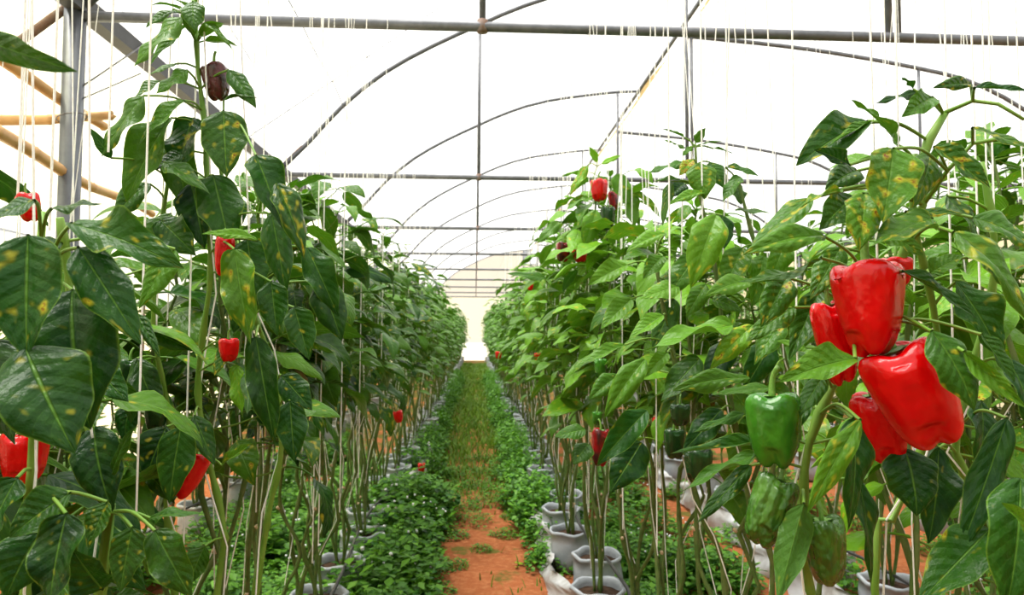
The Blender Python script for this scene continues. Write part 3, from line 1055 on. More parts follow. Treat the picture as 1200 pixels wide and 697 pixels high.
RA = [
    ((839, 252), (809, 340), 45, 1.55, (-.2, -.9, .35), (.5, .55)),
    ((826, 226), (783, 243), 18, 1.6, (-.1, -.5, .8), (.45, .1)),
    ((819, 191), (825, 234), 36, 1.62, (0, -.9, .35), (.3, .6)),
    ((802, 190), (760, 203), 18, 1.68, (-.1, -.5, .8), (.15, .1)),
    ((797, 211), (767, 213), 14, 1.7, (-.1, -.6, .7), (.2, .1)),
    ((786, 213), (777, 264), 17, 1.7, (-.7, -.6, .2), (.2, .2)),
    ((802, 215), (784, 234), 22, 1.75, (-.2, -.8, .4), (0, .1)),
    ((812, 187), (796, 207), 16, 1.66, (-.2, -.8, .5), (.6, 2.0)),
    ((832, 190), (848, 222), 26, 1.75, (.2, -.8, .4), (.1, .2)),
    ((867, 207), (847, 238), 20, 1.66, (-.3, -.8, .4), (.15, .1)),
    ((850, 196), (889, 207), 17, 1.7, (.1, -.5, .8), (.1, .3)),
    ((862, 214), (868, 240), 22, 1.72, (.2, -.9, .3), (.15, .1)),
    ((802, 161), (775, 151), 7, 1.72, (0, -.5, .7), (.3, 0)),
    ((804, 174), (777, 164), 10, 1.72, (0, -.5, .7), (.3, 0)),
    ((815, 167), (827, 150), 12, 1.72, (0, -.8, .5), (.3, 0)),
    ((822, 169), (847, 167), 8, 1.72, (0, -.5, .7), (.2, 0)),
    ((836, 174), (859, 181), 6, 1.72, (0, -.5, .7), (.2, 0)),
    ((810, 172), (800, 183), 9, 1.72, (0, -.5, .7), (.3, 0)),
    ((862, 246), (902, 250), 17, 1.66, (.1, -.4, .9), (.15, .1)),
    ((846, 252), (848, 292), 26, 1.7, (.1, -.9, .2), (.0, .2)),
    ((780, 274), (734, 299), 24, 1.65, (-.2, -.5, .8), (.5, 0)),
    ((777, 300), (754, 327), 22, 1.68, (-.2, -.7, .6), (.3, 0)),
    ((858, 381), (752, 416), 40, 1.4, (-.15, -.65, .75), (.4, .05)),
    ((882, 381), (832, 434), 28, 1.4, (-.3, -.8, .4), (.5, .9)),
    ((917, 374), (884, 428), 30, 1.4, (-.3, -.8, .4), (.2, .5)),
    ((879, 443), (788, 461), 25, 1.45, (-.1, -.4, .9), (.25, .1)),
    ((902, 454), (838, 463), 22, 1.5, (-.1, -.5, .8), (.2, .1)),
    ((872, 484), (813, 507), 15, 1.5, (-.1, -.5, .8), (.1, 0)),
    ((777, 369), (738, 397), 24, 1.6, (-.2, -.7, .6), (.45, .2)),
    ((782, 413), (756, 442), 18, 1.6, (-.2, -.8, .4), (.4, 0)),
    ((835, 350), (868, 366), 22, 1.6, (.1, -.7, .6), (.2, .2)),
    ((827, 333), (804, 373), 24, 1.62, (-.2, -.8, .4), (.25, .2)),
    ((945, 408), (911, 400), 17, 1.3, (-.1, -.7, .6), (.4, .1)),
    ((756, 421), (709, 492), 32, 1.55, (-.3, -.8, .5), (.3, .05)),
    ((758, 481), (701, 545), 32, 1.5, (-.3, -.85, .4), (.0, 0)),
    ((752, 518), (716, 575), 44, 1.55, (-.2, -.9, .2), (.0, 0)),
    ((732, 404), (674, 431), 20, 1.7, (-.2, -.6, .7), (.35, 0)),
    ((686, 503), (650, 512), 22, 1.8, (-.2, -.7, .6), (.15, 0)),
    ((690, 520), (672, 545), 26, 1.8, (-.2, -.8, .5), (.1, 0)),
    ((885, 533), (793, 582), 24, 1.35, (-.2, -.6, .7), (.15, 0)),
    ((795, 335), (752, 350), 30, 1.72, (-.1, -.7, .6), (.5, .2)),
    ((815, 300), (785, 345), 34, 1.74, (-.2, -.9, .3), (.2, .4)),
    ((870, 290), (846, 345), 36, 1.68, (-.2, -.9, .3), (.25, .6)),
    ((895, 300), (880, 360), 36, 1.66, (0, -.9, .3), (.3, .4)),
    ((880, 330), (826, 350), 32, 1.6, (-.2, -.6, .7), (.4, .3)),
    ((905, 400), (870, 460), 36, 1.65, (-.2, -.9, .3), (.0, .2)),
    ((855, 400), (826, 455), 34, 1.7, (-.2, -.9, .3), (.0, .2)),
    ((820, 420), (775, 470), 34, 1.7, (-.2, -.9, .3), (.1, .2)),
    ((790, 350), (765, 410), 30, 1.76, (-.2, -.9, .3), (.1, .2)),
    ((845, 480), (800, 530), 30, 1.65, (-.2, -.9, .3), (.0, .0)),
    ((740, 350), (705, 385), 28, 1.85, (-.2, -.8, .5), (.4, .1)),
    ((735, 310), (690, 335), 26, 1.85, (-.2, -.7, .6), (.45, .1)),
    ((725, 440), (690, 470), 26, 1.85, (-.2, -.8, .5), (.2, .1)),
    ((920, 280), (900, 335), 34, 1.6, (0, -.9, .3), (.3, .4)),
    ((930, 460), (900, 520), 34, 1.6, (0, -.9, .3), (.0, .1)),
]
hero_set(T3, [r1, r2, r3], RA, 1.65)
for path in (r1, r2, r3):
    twine_for(path, g3, PR, 'white twine hanging to the second pepper plant of the right aisle row', 'white support twines', None, 0.1)
# --- the tall plant with the small red peppers further back
if ('right', 4) in PL:
    TP = PL['right', 4]
    RB = [((688, 194), (668, 229), 13, 3.2, (-.4, -.8, .3), (.6, 1.2)), ((699, 246), (684, 294), 24, 3.15, (-.1, -.9, .3), (.4, .3)),
          ((722, 204), (737, 238), 24, 3.2, (.1, -.9, .3), (.3, .5)), ((735, 228), (742, 268), 24, 3.2, (.1, -.9, .3), (.35, .3)),
          ((742, 227), (769, 243), 12, 3.2, (.2, -.7, .5), (.6, .8)), ((700, 190), (690, 172), 9, 3.3, (0, -.8, .4), (.8, 0)),
          ((705, 192), (728, 183), 9, 3.3, (0, -.6, .6), (.9, 0)), ((690, 232), (660, 250), 14, 3.25, (-.2, -.7, .6), (.4, .2)),
          ((640, 326), (594, 321), 17, 3.3, (-.1, -.6, .7), (.15, 0)), ((655, 260), (630, 285), 16, 3.3, (-.2, -.8, .4), (.3, .1))]
    hero_set(TP, [[P(702, 300, 3.3)-TP.location, P(700, 195, 3.3)-TP.location, P(735, 230, 3.3)-TP.location]], RB, 3.2)
near_plant((1.55, 2.02, 0), 2.12, 'pepper plant at the right edge behind the foreground one, with one red pepper', None, random.Random(21), zlow=0.9, dens=1.2, spots=.5, lscale=1.15, young_or_lit=.2)
grow_bag((1.55, 2.02, 0), 'white grow bag under the pepper plant at the right edge behind the foreground', PR)

# --- left foreground plant with the big dark leaves
g1 = Vector((-0.56, 0.86, 0.0))
TL = thing('pepper_plant', 'foreground pepper plant at the left edge with very large dark leaves', 'plant', g1)
grow_bag(g1, 'white grow bag under the foreground pepper plant at the left edge', PR)
l1 = stem_px(TL, [(30, 690, .86), (35, 600, .86), (40, 500, .86), (45, 420, .86), (50, 340, .87), (48, 280, .88), (50, 250, .9)], 0.009, 0.0045, g1+Vector((0, 0, .20)))
l2 = stem_px(TL, [(118, 690, .92), (128, 600, .92), (122, 540, .92), (100, 490, .92), (85, 400, .92), (80, 320, .92), (70, 255, .9)], 0.009, 0.0045, g1+Vector((.03, .02, .20)))
LL = [
    ((-25, 44), (90, 83), 36, .62, (.1, -.75, -.5), (.1, 0)),
    ((33, 276), (32, 416), 96, .72, (.1, -.92, .3), (.0, .45)),
    ((92, 290), (164, 402), 54, .74, (.35, -.85, .4), (.0, .15)),
    ((84, 262), (214, 317), 46, .74, (.2, -.7, .7), (.05, .4)),
    ((85, 340), (112, 505), 104, .80, (.05, -.97, .1), (0, .05)),
    ((30, 408), (90, 532), 104, .70, (.2, -.9, .35), (.02, .45)),
    ((205, 292), (164, 362), 34, .95, (.2, -.9, .35), (.3, .2)),
    ((-10, 400), (20, 520), 80, .84, (.1, -.95, .2), (0, .1)),
    ((40, 235), (-20, 262), 40, .74, (-.1, -.7, .7), (0, .1)),
    ((60, 245), (120, 240), 22, .80, (.1, -.6, .8), (.05, 0)),
    ((72, 285), (20, 300), 40, .82, (-.1, -.7, .6), (0, .2)),
    ((120, 330), (150, 380), 36, .90, (.2, -.9, .3), (0, 0)),
    ((160, 368), (188, 422), 16, .84, (.4, -.8, .3), (.05, 0)),
    ((82, 578), (14, 630), 48, .80, (-.1, -.8, .6), (.05, .1)),
    ((78, 602), (60, 712), 62, .76, (.05, -.95, .3), (0, .05)),
    ((126, 588), (104, 642), 32, .82, (-.1, -.9, .4), (.1, .7)),
    ((155, 618), (142, 692), 42, .88, (0, -.95, .3), (.1, .35)),
    ((182, 622), (226, 702), 46, .85, (.2, -.9, .35), (.1, .3)),
    ((176, 607), (242, 604), 24, .92, (.1, -.6, .8), (.1, .1)),
    ((120, 690), (85, 640), 50, .90, (0, -.95, .3), (0, .1)),
    ((110, 500), (135, 600), 56, .92, (.1, -.97, .1), (0, 0)),
    ((50, 620), (10, 700), 60, .84, (0, -.95, .2), (0, 0)),
    ((130, 560), (160, 500), 14, .90, (0, -.6, .8), (.1, 0)),
    ((20, 560), (-15, 640), 50, .82, (-.1, -.9, .3), (0, 0)),
    ((100, 620), (170, 690), 50, .94, (.1, -.95, .2), (0, 0)),
    ((100, 420), (150, 470), 40, .98, (.2, -.9, .3), (0, 0)),
    ((10, 320), (-30, 400), 50, .80, (-.2, -.9, .3), (0, .2)),
]
hero_set(TL, [l1, l2], LL, .78)
for path in (l1, l2):
    twine_for(path, g1, PR, 'white twine hanging to the foreground pepper plant at the left edge', 'white support twines', None, 0.1)

# --- tall left plant
g2 = Vector((-0.60, 1.5, 0.0))
TT = thing('pepper_plant', 'tall pepper plant at left rising to the tie beam with a purple pepper', 'plant', g2)
grow_bag(g2, 'white grow bag under the tall left pepper plant', PR)
t1 = stem_px(TT, [(255, 690, 1.5), (262, 620, 1.5), (245, 540, 1.5), (232, 460, 1.5), (238, 390, 1.48), (247, 320, 1.46), (243, 250, 1.45), (242, 190, 1.45), (238, 130, 1.45), (232, 80, 1.45), (229, 25, 1.45), (226, -5, 1.45)], 0.0085, 0.004, g2+Vector((.0, 0, .20)))
t2 = stem_px(TT, [(300, 690, 1.55), (315, 600, 1.55), (330, 520, 1.55), (320, 430, 1.55), (290, 350, 1.52), (275, 280, 1.5), (262, 220, 1.48), (255, 170, 1.47)], 0.0085, 0.004, g2+Vector((.03, 0, .20)))
t3 = stem_px(TT, [(205, 690, 1.55), (195, 600, 1.55), (200, 500, 1.55), (185, 420, 1.53), (180, 340, 1.5), (190, 260, 1.48), (200, 190, 1.47)], 0.0085, 0.004, g2+Vector((-.02, .03, .20)))
t4 = stem_px(TT, [(242, 180, 1.45), (250, 150, 1.43), (262, 132, 1.42)], 0.003, 0.002, None, M_STEM, 'side_shoot')
TLV = [
    ((213, 20), (159, 78), 38, 1.4, (-.35, -.8, .45), (.3, .15)),
    ((218, 30), (178, 75), 28, 1.44, (-.2, -.8, .3), (.3, .1)),
    ((226, 2), (229, 38), 27, 1.38, (0, -.9, .4), (.15, .1)),
    ((208, 14), (172, 35), 20, 1.46, (-.2, -.7, .6), (.2, .1)),
    ((240, 27), (273, 62), 13, 1.42, (.4, -.7, .4), (.3, .2)),
    ((219, 82), (184, 110), 27, 1.4, (-.2, -.85, .45), (.25, .0)),
    ((205, 75), (172, 92), 18, 1.46, (0, -.6, .7), (.3, 0)),
    ((216, 118), (165, 168), 32, 1.38, (-.3, -.85, .4), (.25, .1)),
    ((168, 112), (121, 183), 34, 1.36, (-.3, -.85, .35), (.2, .3)),
    ((188, 95), (158, 118), 24, 1.42, (-.2, -.8, .5), (.2, 0)),
    ((262, 130), (266, 206), 54, 1.36, (.1, -.93, .3), (.1, .65)),
    ((200, 138), (152, 236), 46, 1.42, (-.3, -.85, .3), (.25, .3)),
    ((226, 138), (212, 206), 50, 1.44, (-.1, -.9, .3), (.0, .7)),
    ((268, 82), (300, 128), 22, 1.42, (.3, -.8, .4), (.1, .1)),
    ((262, 118), (304, 118), 16, 1.42, (.1, -.4, .9), (.1, .1)),
    ((192, 190), (246, 229), 30, 1.38, (.2, -.8, .55), (.15, .4)),
    ((215, 180), (175, 200), 26, 1.42, (0, -.8, .5), (.05, .2)),
    ((250, 205), (270, 290), 52, 1.42, (.2, -.9, .3), (.05, .2)),
    ((225, 215), (240, 290), 44, 1.46, (0, -.95, .2), (.0, .2)),
    ((300, 182), (330, 268), 46, 1.30, (.35, -.85, .3), (.02, .2)),
    ((325, 215), (356, 306), 36, 1.28, (.4, -.85, .3), (.05, .9)),
    ((318, 250), (335, 345), 34, 1.36, (.3, -.9, .2), (.05, .2)),
    ((302, 282), (236, 277), 19, 1.36, (0, -.5, .85), (.6, 0)),
    ((275, 292), (294, 402), 44, 1.30, (.1, -.95, .25), (.28, .75)),
    ((290, 280), (300, 350), 46, 1.40, (.2, -.9, .2), (.05, .2)),
    ((318, 330), (325, 392), 36, 1.34, (.2, -.95, .2), (.05, .2)),
    ((345, 360), (362, 420), 36, 1.40, (.3, -.9, .2), (.05, .2)),
    ((205, 160), (222, 250), 40, 1.48, (0, -.95, .3), (.2, .3)),
    ((175, 215), (135, 262), 34, 1.46, (-.2, -.9, .3), (.1, .1)),
    ((200, 250), (172, 300), 34, 1.46, (-.2, -.9, .3), (.2, .1)),
    ((188, 258), (230, 300), 40, 1.44, (.1, -.9, .3), (.05, .2)),
    ((300, 395), (322, 520), 38, 1.36, (.2, -.95, .2), (.03, .1)),
    ((270, 400), (252, 440), 24, 1.42, (-.3, -.9, .2), (.1, 1.1)),
    ((277, 428), (286, 490), 22, 1.40, (-.2, -.95, .2), (.55, .3)),
    ((212, 500), (199, 588), 44, 1.36, (.05, -.97, .2), (.05, .25)),
    ((195, 500), (172, 560), 40, 1.40, (0, -.95, .2), (0, .5)),
    ((228, 487), (252, 546), 26, 1.40, (.3, -.9, .2), (.05, .1)),
    ((160, 420), (190, 490), 32, 1.48, (.1, -.95, .2), (.05, 0)),
    ((180, 390), (225, 412), 24, 1.45, (.1, -.7, .6), (.1, 0)),
    ((160, 540), (205, 590), 22, 1.44, (.1, -.7, .6), (.15, 0)),
    ((330, 440), (365, 480), 34, 1.45, (.3, -.9, .3), (0, .4)),
    ((340, 470), (345, 540), 36, 1.42, (.2, -.95, .2), (0, .1)),
    ((260, 545), (295, 520), 16, 1.45, (0, -.5, .8), (.4, .8)),
    ((240, 640), (222, 685), 26, 1.45, (0, -.9, .4), (.15, 0)),
    ((155, 470), (148, 520), 28, 1.5, (-.1, -.95, .2), (.0, 0)),
    ((300, 330), (275, 390), 36, 1.46, (-.1, -.95, .2), (.0, .1)),
    ((375, 330), (400, 400), 40, 1.55, (.3, -.9, .3), (.03, .1)),
    ((360, 290), (395, 370), 34, 1.55, (.3, -.9, .3), (.03, .1)),
    ((130, 185), (105, 150), 14, 1.35, (0, -.7, .6), (.05, 0)),
]
hero_set(TT, [t1, t2, t3, t4], TLV, 1.42)
for q_ in range(9):
    add_leaf(TT, YOUNG, t1[-1-q_ % 3], q_*2.4, 0.1, 1.0, 0.4, 0, PR, 'young_leaf')
for path in (t1, t2, t3):
    twine_for(path, g2, PR, 'white twine hanging to the tall left pepper plant', 'white support twines', None, 0.1)

# straight twines hanging in front of the foliage
for px, pyb, d, side in ((157, 690, 1.25, 'left'), (58, 270, .95, 'left'), (20, 250, 1.0, 'left'), (127, 178, 1.2, 'left'), (215, 640, 1.5, 'left'), (366, 660, 2.5, 'left'), (373, 640, 2.55, 'left'),
                         (398, 600, 2.7, 'left'), (420, 560, 3.1, 'left'), (447, 420, 3.9, 'left'), (300, 600, 2.1, 'left'), (728, 385, 2.7, 'right'), (741, 350, 2.8, 'right'), (785, 360, 1.55, 'right'),
                         (823, 255, 1.6, 'right'), (853, 245, 1.7, 'right'), (876, 250, 1.9, 'right'), (935, 470, 1.3, 'right'), (1053, 190, .86, 'right'), (1158, 270, 1.25, 'right'), (1166, 285, 1.2, 'right'),
                         (620, 330, 6.0, 'right'), (640, 400, 5.0, 'right'), (668, 470, 4.2, 'right'), (690, 600, 3.4, 'right'), (730, 620, 2.6, 'right'), (770, 640, 2.2, 'right')):
    a = P(px, pyb, d)
    twine([Vector((a.x+0.01, a.y, WIRE_Z)), Vector((a.x, a.y, (a.z+WIRE_Z)/2)), a], f'straight white twine hanging free in front of the {side} row foliage', f'free hanging twines, {side} row', 0.0019)

# ------------------------------------------------------------------ peppers
PROF = [(0.0, .885), (.07, .885), (.15, .92), (.24, .975), (.33, 1.0), (.42, .985), (.475, .93), (.5, .83), (.5, .70), (.492, .55), (.475, .40), (.445, .26), (.40, .14), (.33, .055), (.25, .01), (.17, 0.0), (.09, .02), (0.0, .045)]
def pepper_mesh(lobes, seed, mat, taper=0.9, depth=0.11, n=40):
    rng = random.Random(seed)
    ph = rng.uniform(0, 6)
    pr = smooth_path([(r, 0, z) for r, z in PROF], 0.045)
    amp = [rng.uniform(0.94, 1.06) for _ in range(lobes)]
    m = MB()
    rows = []
    for p in pr:
        row = []
        for k in range(n):
            a = 2*math.pi*k/n
            lob = 0.5-0.5*math.cos(lobes*(a+ph))
            li = int(((a+ph) % (2*math.pi))/(2*math.pi)*lobes) % lobes
            gr = (0.5+0.5*math.cos(lobes*(a+ph)))**1.6
            edge = min(1, p.x/0.3)
            rr = p.x*(1-depth*gr*edge)*(1+(amp[li]-1)*lob)
            rr *= 1-(1-taper)*(1-p.z)
            zz = p.z
            if p.z > 0.85:
                zz -= 0.07*gr*edge
            if p.z < 0.2:
                zz += 0.09*gr*edge+(amp[li]-1)*0.6*lob*edge
            row.append((rr*math.cos(a), rr*math.sin(a), zz-1.0))
        rows.append(row)
    m.grid(rows, None, True)
    return m.mesh('flesh', mat)

def calyx_mesh():
    m = MB()
    rows = []
    for r, z in ((0.03, -0.075), (.07, -0.085), (.13, -0.075), (.19, -0.05)):
        row = []
        for k in range(20):
            a = 2*math.pi*k/20
            w = 1+(0.22 if r > .15 else 0.05)*math.cos(5*a)
            row.append((r*w*math.cos(a), r*w*math.sin(a), z+0.012))
        rows.append(row)
    m.grid(rows, None, True)
    return m.mesh('calyx', M_CALYX)
CALYX = calyx_mesh()
def ped_mesh():
    m = MB()
    m.tube(smooth_path([(0, 0, -.08), (0, 0, 0.06), (.02, 0, 0.2), (.07, .0, 0.33), (.15, 0, .42)], 0.05), [.05]*3+[.045]*2+[.05]*50, 8)
    return m
_pm = MB()
_pp = smooth_path([(0, 0, -.08), (0, 0, 0.06), (.02, 0, 0.2), (.07, .0, 0.33), (.15, 0, .42)], 0.05)
_pm.tube(_pp, [0.062-0.018*min(1, i/6) for i in range(len(_pp))], 8)
PED = _pm.mesh('fruit_stalk', M_CALYX)
PMESH = {}
def pepper(px, py, w, h, d, mat, label, tilt=(0, 0), seed=0, lobes=4, taper=0.9, depth=0.11, rz=0.0, ps=1.0):
    """px,py = middle of the body in the photo at distance d; w,h in px; tilt = lean (right, toward camera) of the lower end"""
    c = P(px, py, d)
    key = (mat.name, seed % 4, lobes, taper, depth)
    if key not in PMESH:
        PMESH[key] = (pepper_mesh(lobes, seed, mat, taper, depth), None)
    fm = PMESH[key][0]
    ws, hs = w/F*d, h/F*d
    down = Vector((tilt[0], -tilt[1], -1)).normalized()
    top = c-down*hs*0.5
    t = thing('bell_pepper', label, 'pepper', top, 'bell peppers on the plants')
    q_ = down.to_track_quat('-Z', 'Y')
    t.rotation_mode = 'QUATERNION'
    t.rotation_quaternion = q_
    a = obj('flesh', fm, t)
    a.scale = (ws, ws, hs)
    a.rotation_euler = (0, 0, rz)
    b = obj('calyx', CALYX, t)
    b.scale = (ws, ws, hs)
    e = obj('fruit_stalk', PED, t)
    e.scale = (ws, ws, ws*1.05*ps)
    e.rotation_euler = (0, 0, rz+1)
    return t

pepper(1019, 362, 90, 114, .84, M_RED, 'large upright red bell pepper at the top of the foreground cluster', (.04, .05), 1, 3, .72, .07, 0.3, 1.7)
pepper(979, 401, 50, 100, .90, M_RED, 'red bell pepper half hidden behind the upright one on its left', (.18, 0), 2, 4, .9, .1, 0.8)
pepper(1073, 463, 96, 128, .83, M_RED, 'largest red bell pepper leaning to the right at the bottom of the cluster', (.42, .12), 3, 3, .88, .07, 1.2, 0.4)
pepper(1033, 500, 62, 86, .90, M_RED, 'dim red bell pepper tucked below and behind the leaning one', (.25, .05), 5, 4, .9, .08, 0.2)
pepper(1050, 318, 40, 34, .93, M_RED, 'small bit of red pepper showing behind the top of the cluster', (0, 0), 4, 4)
pepper(907, 503, 70, 86, .90, M_GREEN, 'smooth green bell pepper left of the red cluster', (.02, .05), 6, 4, .88, .1, 0.7)
pepper(901, 598, 54, 82, .90, M_WRINKLE, 'wrinkled green pepper slanting under the smooth green one', (-.45, .1), 7, 3, .9, .08, 0.4)
pepper(967, 645, 50, 80, .90, M_WRINKLE, 'lowest wrinkled dark green pepper beside the leaf below the cluster', (.1, .0), 8, 3, .9, .08, 2.0)
pepper(1143, 243, 30, 28, 1.95, M_RED, 'red bell pepper on the plant behind at the far right edge', (.1, 0), 9, 3)
pepper(1170, 178, 26, 32, 1.95, M_GREEN, 'green bell pepper high on the plant behind at the far right edge', (0, 0), 10, 4)
pepper(702, 223, 21, 26, 3.3, M_RED, 'red bell pepper near the top of the tall right row plant', (.05, 0), 1, 4)
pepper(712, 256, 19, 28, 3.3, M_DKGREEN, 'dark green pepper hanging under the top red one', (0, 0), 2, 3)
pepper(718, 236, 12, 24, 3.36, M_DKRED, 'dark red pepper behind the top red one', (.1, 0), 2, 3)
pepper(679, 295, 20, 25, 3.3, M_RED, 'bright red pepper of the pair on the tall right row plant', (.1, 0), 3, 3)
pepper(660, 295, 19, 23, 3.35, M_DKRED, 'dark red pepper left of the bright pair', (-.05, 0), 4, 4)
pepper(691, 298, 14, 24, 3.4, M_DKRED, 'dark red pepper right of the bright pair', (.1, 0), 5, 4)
pepper(622, 336, 9, 9, 5.6, M_RED, 'small distant red pepper on the aisle edge of the right row, upper', (0, 0), 6, 3)
pepper(630, 419, 9, 11, 5.6, M_RED, 'small distant red pepper on the aisle edge of the right row, lower', (0, 0), 7, 3)
pepper(584, 416, 8, 9, 8.0, M_RED, 'farthest small red pepper in the right row', (0, 0), 8, 3)
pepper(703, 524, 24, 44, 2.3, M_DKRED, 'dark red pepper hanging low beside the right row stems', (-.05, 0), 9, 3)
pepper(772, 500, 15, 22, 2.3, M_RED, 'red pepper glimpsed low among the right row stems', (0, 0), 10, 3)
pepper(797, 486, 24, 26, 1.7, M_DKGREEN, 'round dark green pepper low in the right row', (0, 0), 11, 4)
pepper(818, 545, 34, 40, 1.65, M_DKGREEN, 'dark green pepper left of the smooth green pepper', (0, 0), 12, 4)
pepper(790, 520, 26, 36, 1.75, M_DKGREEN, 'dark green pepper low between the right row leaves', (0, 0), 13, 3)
pepper(704, 432, 16, 24, 2.4, M_GREEN, 'small green pepper on the aisle side of the right row, upper', (0, 0), 14, 3)
pepper(700, 490, 13, 16, 2.4, M_GREEN, 'small green pepper on the aisle side of the right row, lower', (0, 0), 15, 3)
pepper(263, 301, 22, 46, 1.38, M_RED, 'red pepper hanging beside the twine on the tall left plant', (-.05, 0), 1, 3, .9, .14, 2)
pepper(268, 410, 24, 27, 1.4, M_RED, 'round red pepper lower on the tall left plant', (.05, 0), 2, 4)
pepper(220, 555, 42, 56, 1.42, M_RED, 'long red pepper low at left half behind a leaf', (-.35, 0), 3, 3, .75, .06)
pepper(28, 535, 52, 58, .95, M_RED, 'red bell pepper low at the left edge behind the big leaves', (.0, 0), 4, 4, .9, .12)
pepper(34, 243, 26, 32, 1.0, M_RED, 'red pepper near the top of the plant at the left edge', (.25, 0), 5, 4)
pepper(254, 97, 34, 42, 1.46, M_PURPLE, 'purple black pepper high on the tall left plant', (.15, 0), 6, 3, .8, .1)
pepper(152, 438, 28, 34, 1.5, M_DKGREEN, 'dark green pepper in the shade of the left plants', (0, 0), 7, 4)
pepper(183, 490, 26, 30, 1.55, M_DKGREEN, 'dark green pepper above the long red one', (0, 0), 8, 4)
pepper(467, 488, 12, 14, 4.4, M_RED, 'small red pepper low on the aisle side of the left row', (.2, 0), 9, 3)
pepper(494, 548, 9, 11, 5.9, M_RED, 'small red pepper lying against the grow bags of the left row', (0, 0), 10, 3)

# ------------------------------------------------------------------ ground cover
def weed_mesh(seed, rad, hgt, nleaf, ls, flowers=0):
    rng = random.Random(seed)
    m = MB()
    tint = []
    for i in range(nleaf):
        a = rng.uniform(0, 6.28)
        r = rad*math.sqrt(rng.random())
        z = hgt*(0.25+0.75*rng.random())*(1-0.55*(r/rad)**2)
        c = Vector((r*math.cos(a), r*math.sin(a), z))
        b = len(m.v)
        s = ls*rng.uniform(0.6, 1.3)
        az = rng.uniform(0, 6.28)
        d = Vector((math.cos(az), math.sin(az), rng.uniform(-0.5, 0.3)))
        e = Vector((-math.sin(az), math.cos(az), rng.uniform(-0.3, 0.3)))
        m.v += [c, c+d*s*0.5+e*s*0.36+Vector((0, 0, .1*s)), c+d*s, c+d*s*0.5-e*s*0.36+Vector((0, 0, .1*s))]
        m.uv += [(0.5, 0)]*4
        m.f += [(b, b+1, b+2), (b, b+2, b+3)]
        tt = min(1, max(0, rng.gauss(0.45, 0.28)))
        tint += [tt]*4
        if i % 7 == 0:
            b = len(m.v)
            m.tube([Vector((c.x*0.6, c.y*0.6, 0)), Vector((c.x*0.8, c.y*0.8, z*0.6)), c], 0.0018, 3, False)
            tint += [0.3]*(len(m.v)-b)
    fm = None
    if flowers:
        f = MB()
        for i in range(flowers):
            a = rng.uniform(0, 6.28)
            r = rad*math.sqrt(rng.random())
            c = Vector((r*math.cos(a), r*math.sin(a), hgt*(1.1-0.5*(r/rad)**2)))
            f.box(c, (0.005, 0.005, 0.005))
        fm = f.mesh('flowers', M_FLOWER)
    return m.mesh('leaves', M_WEED, True, tint), fm

WEEDS = [weed_mesh(1, .24, .24, 520, .042), weed_mesh(2, .20, .17, 420, .034), weed_mesh(3, .28, .30, 620, .045), weed_mesh(4, .22, .26, 420, .05, 7),
         weed_mesh(5, .16, .10, 260, .028), weed_mesh(6, .26, .13, 460, .026)]
WR = random.Random(9)
def weed(x, y, v, s, label, group, tall=1.0):
    t = thing('weed_clump', label, 'weed', (x, y, gz(x, y)-0.01), group)
    a, f = WEEDS[v]
    rz = WR.uniform(0, 6.28)
    o = obj('leaves', a, t)
    o['kind'] = 'stuff'
    o.scale = (s, s, s*tall*WR.uniform(0.85, 1.2))
    o.rotation_euler = (0, 0, rz)
    if f:
        o2 = obj('flowers', f, t)
        o2['kind'] = 'stuff'
        o2.scale = o.scale
        o2.rotation_euler = o.rotation_euler
LEFTW = 'leafy green weed clump at the foot of the row left of the aisle'
RIGHTW = 'leafy green weed clump at the foot of the row right of the aisle'
for i in range(74):
    y = 2.6+5.2*WR.random()
    weed(WR.uniform(-1.55, -0.50 if y < 5.0 else -0.72), y, WR.choice([0, 2, 2, 3, 0, 1]), WR.uniform(.8, 1.25), LEFTW, 'weeds along the left row')
for i in range(16):
    weed(-0.52+WR.uniform(-.06, .08), 3.3+i*0.17, WR.choice([2, 0, 3]), WR.uniform(1.1, 1.45), LEFTW, 'weeds along the left row')
for i in range(40):
    y = 6.4+i*0.42+WR.uniform(-.2, .2)
    weed(-0.56+WR.uniform(-.08, .06), y, WR.choice([2, 1, 0]), WR.uniform(.82, 1.08), LEFTW, 'weeds along the left row', 1.45)
for i in range(44):
    y = 2.4+5.0*WR.random()
    weed(WR.uniform(0.86, 1.5) if y < 5.2 or i % 3 else WR.uniform(.45, .6), y, WR.choice([0, 1, 2, 3]), WR.uniform(.7, 1.1), RIGHTW, 'weeds along the right row')
for i in range(13):
    weed(0.60+WR.uniform(-.1, .06), 4.5+i*0.13, WR.choice([1, 0, 2]), WR.uniform(.75, 1.05), RIGHTW, 'weeds along the right row')
for i in range(44):
    y = 5.5+i*0.37+WR.uniform(-.2, .2)
    weed(0.54+WR.uniform(-.08, .06), y, WR.choice([2, 0, 1]), WR.uniform(.82, 1.08), RIGHTW, 'weeds along the right row', 1.45)
for i in range(24):
    weed(WR.uniform(1.6, 3.4), 3.0+i*0.28, WR.choice([0, 1, 3]), WR.uniform(.6, .95), 'leafy green weed clump between the rows at right', 'weeds between the right rows')
for i in range(26):
    weed(WR.uniform(-2.1, -1.45), 2.6+i*0.3, WR.choice([0, 1, 2]), WR.uniform(.8, 1.15), 'leafy green weed clump between the two left rows', 'weeds between the left rows')
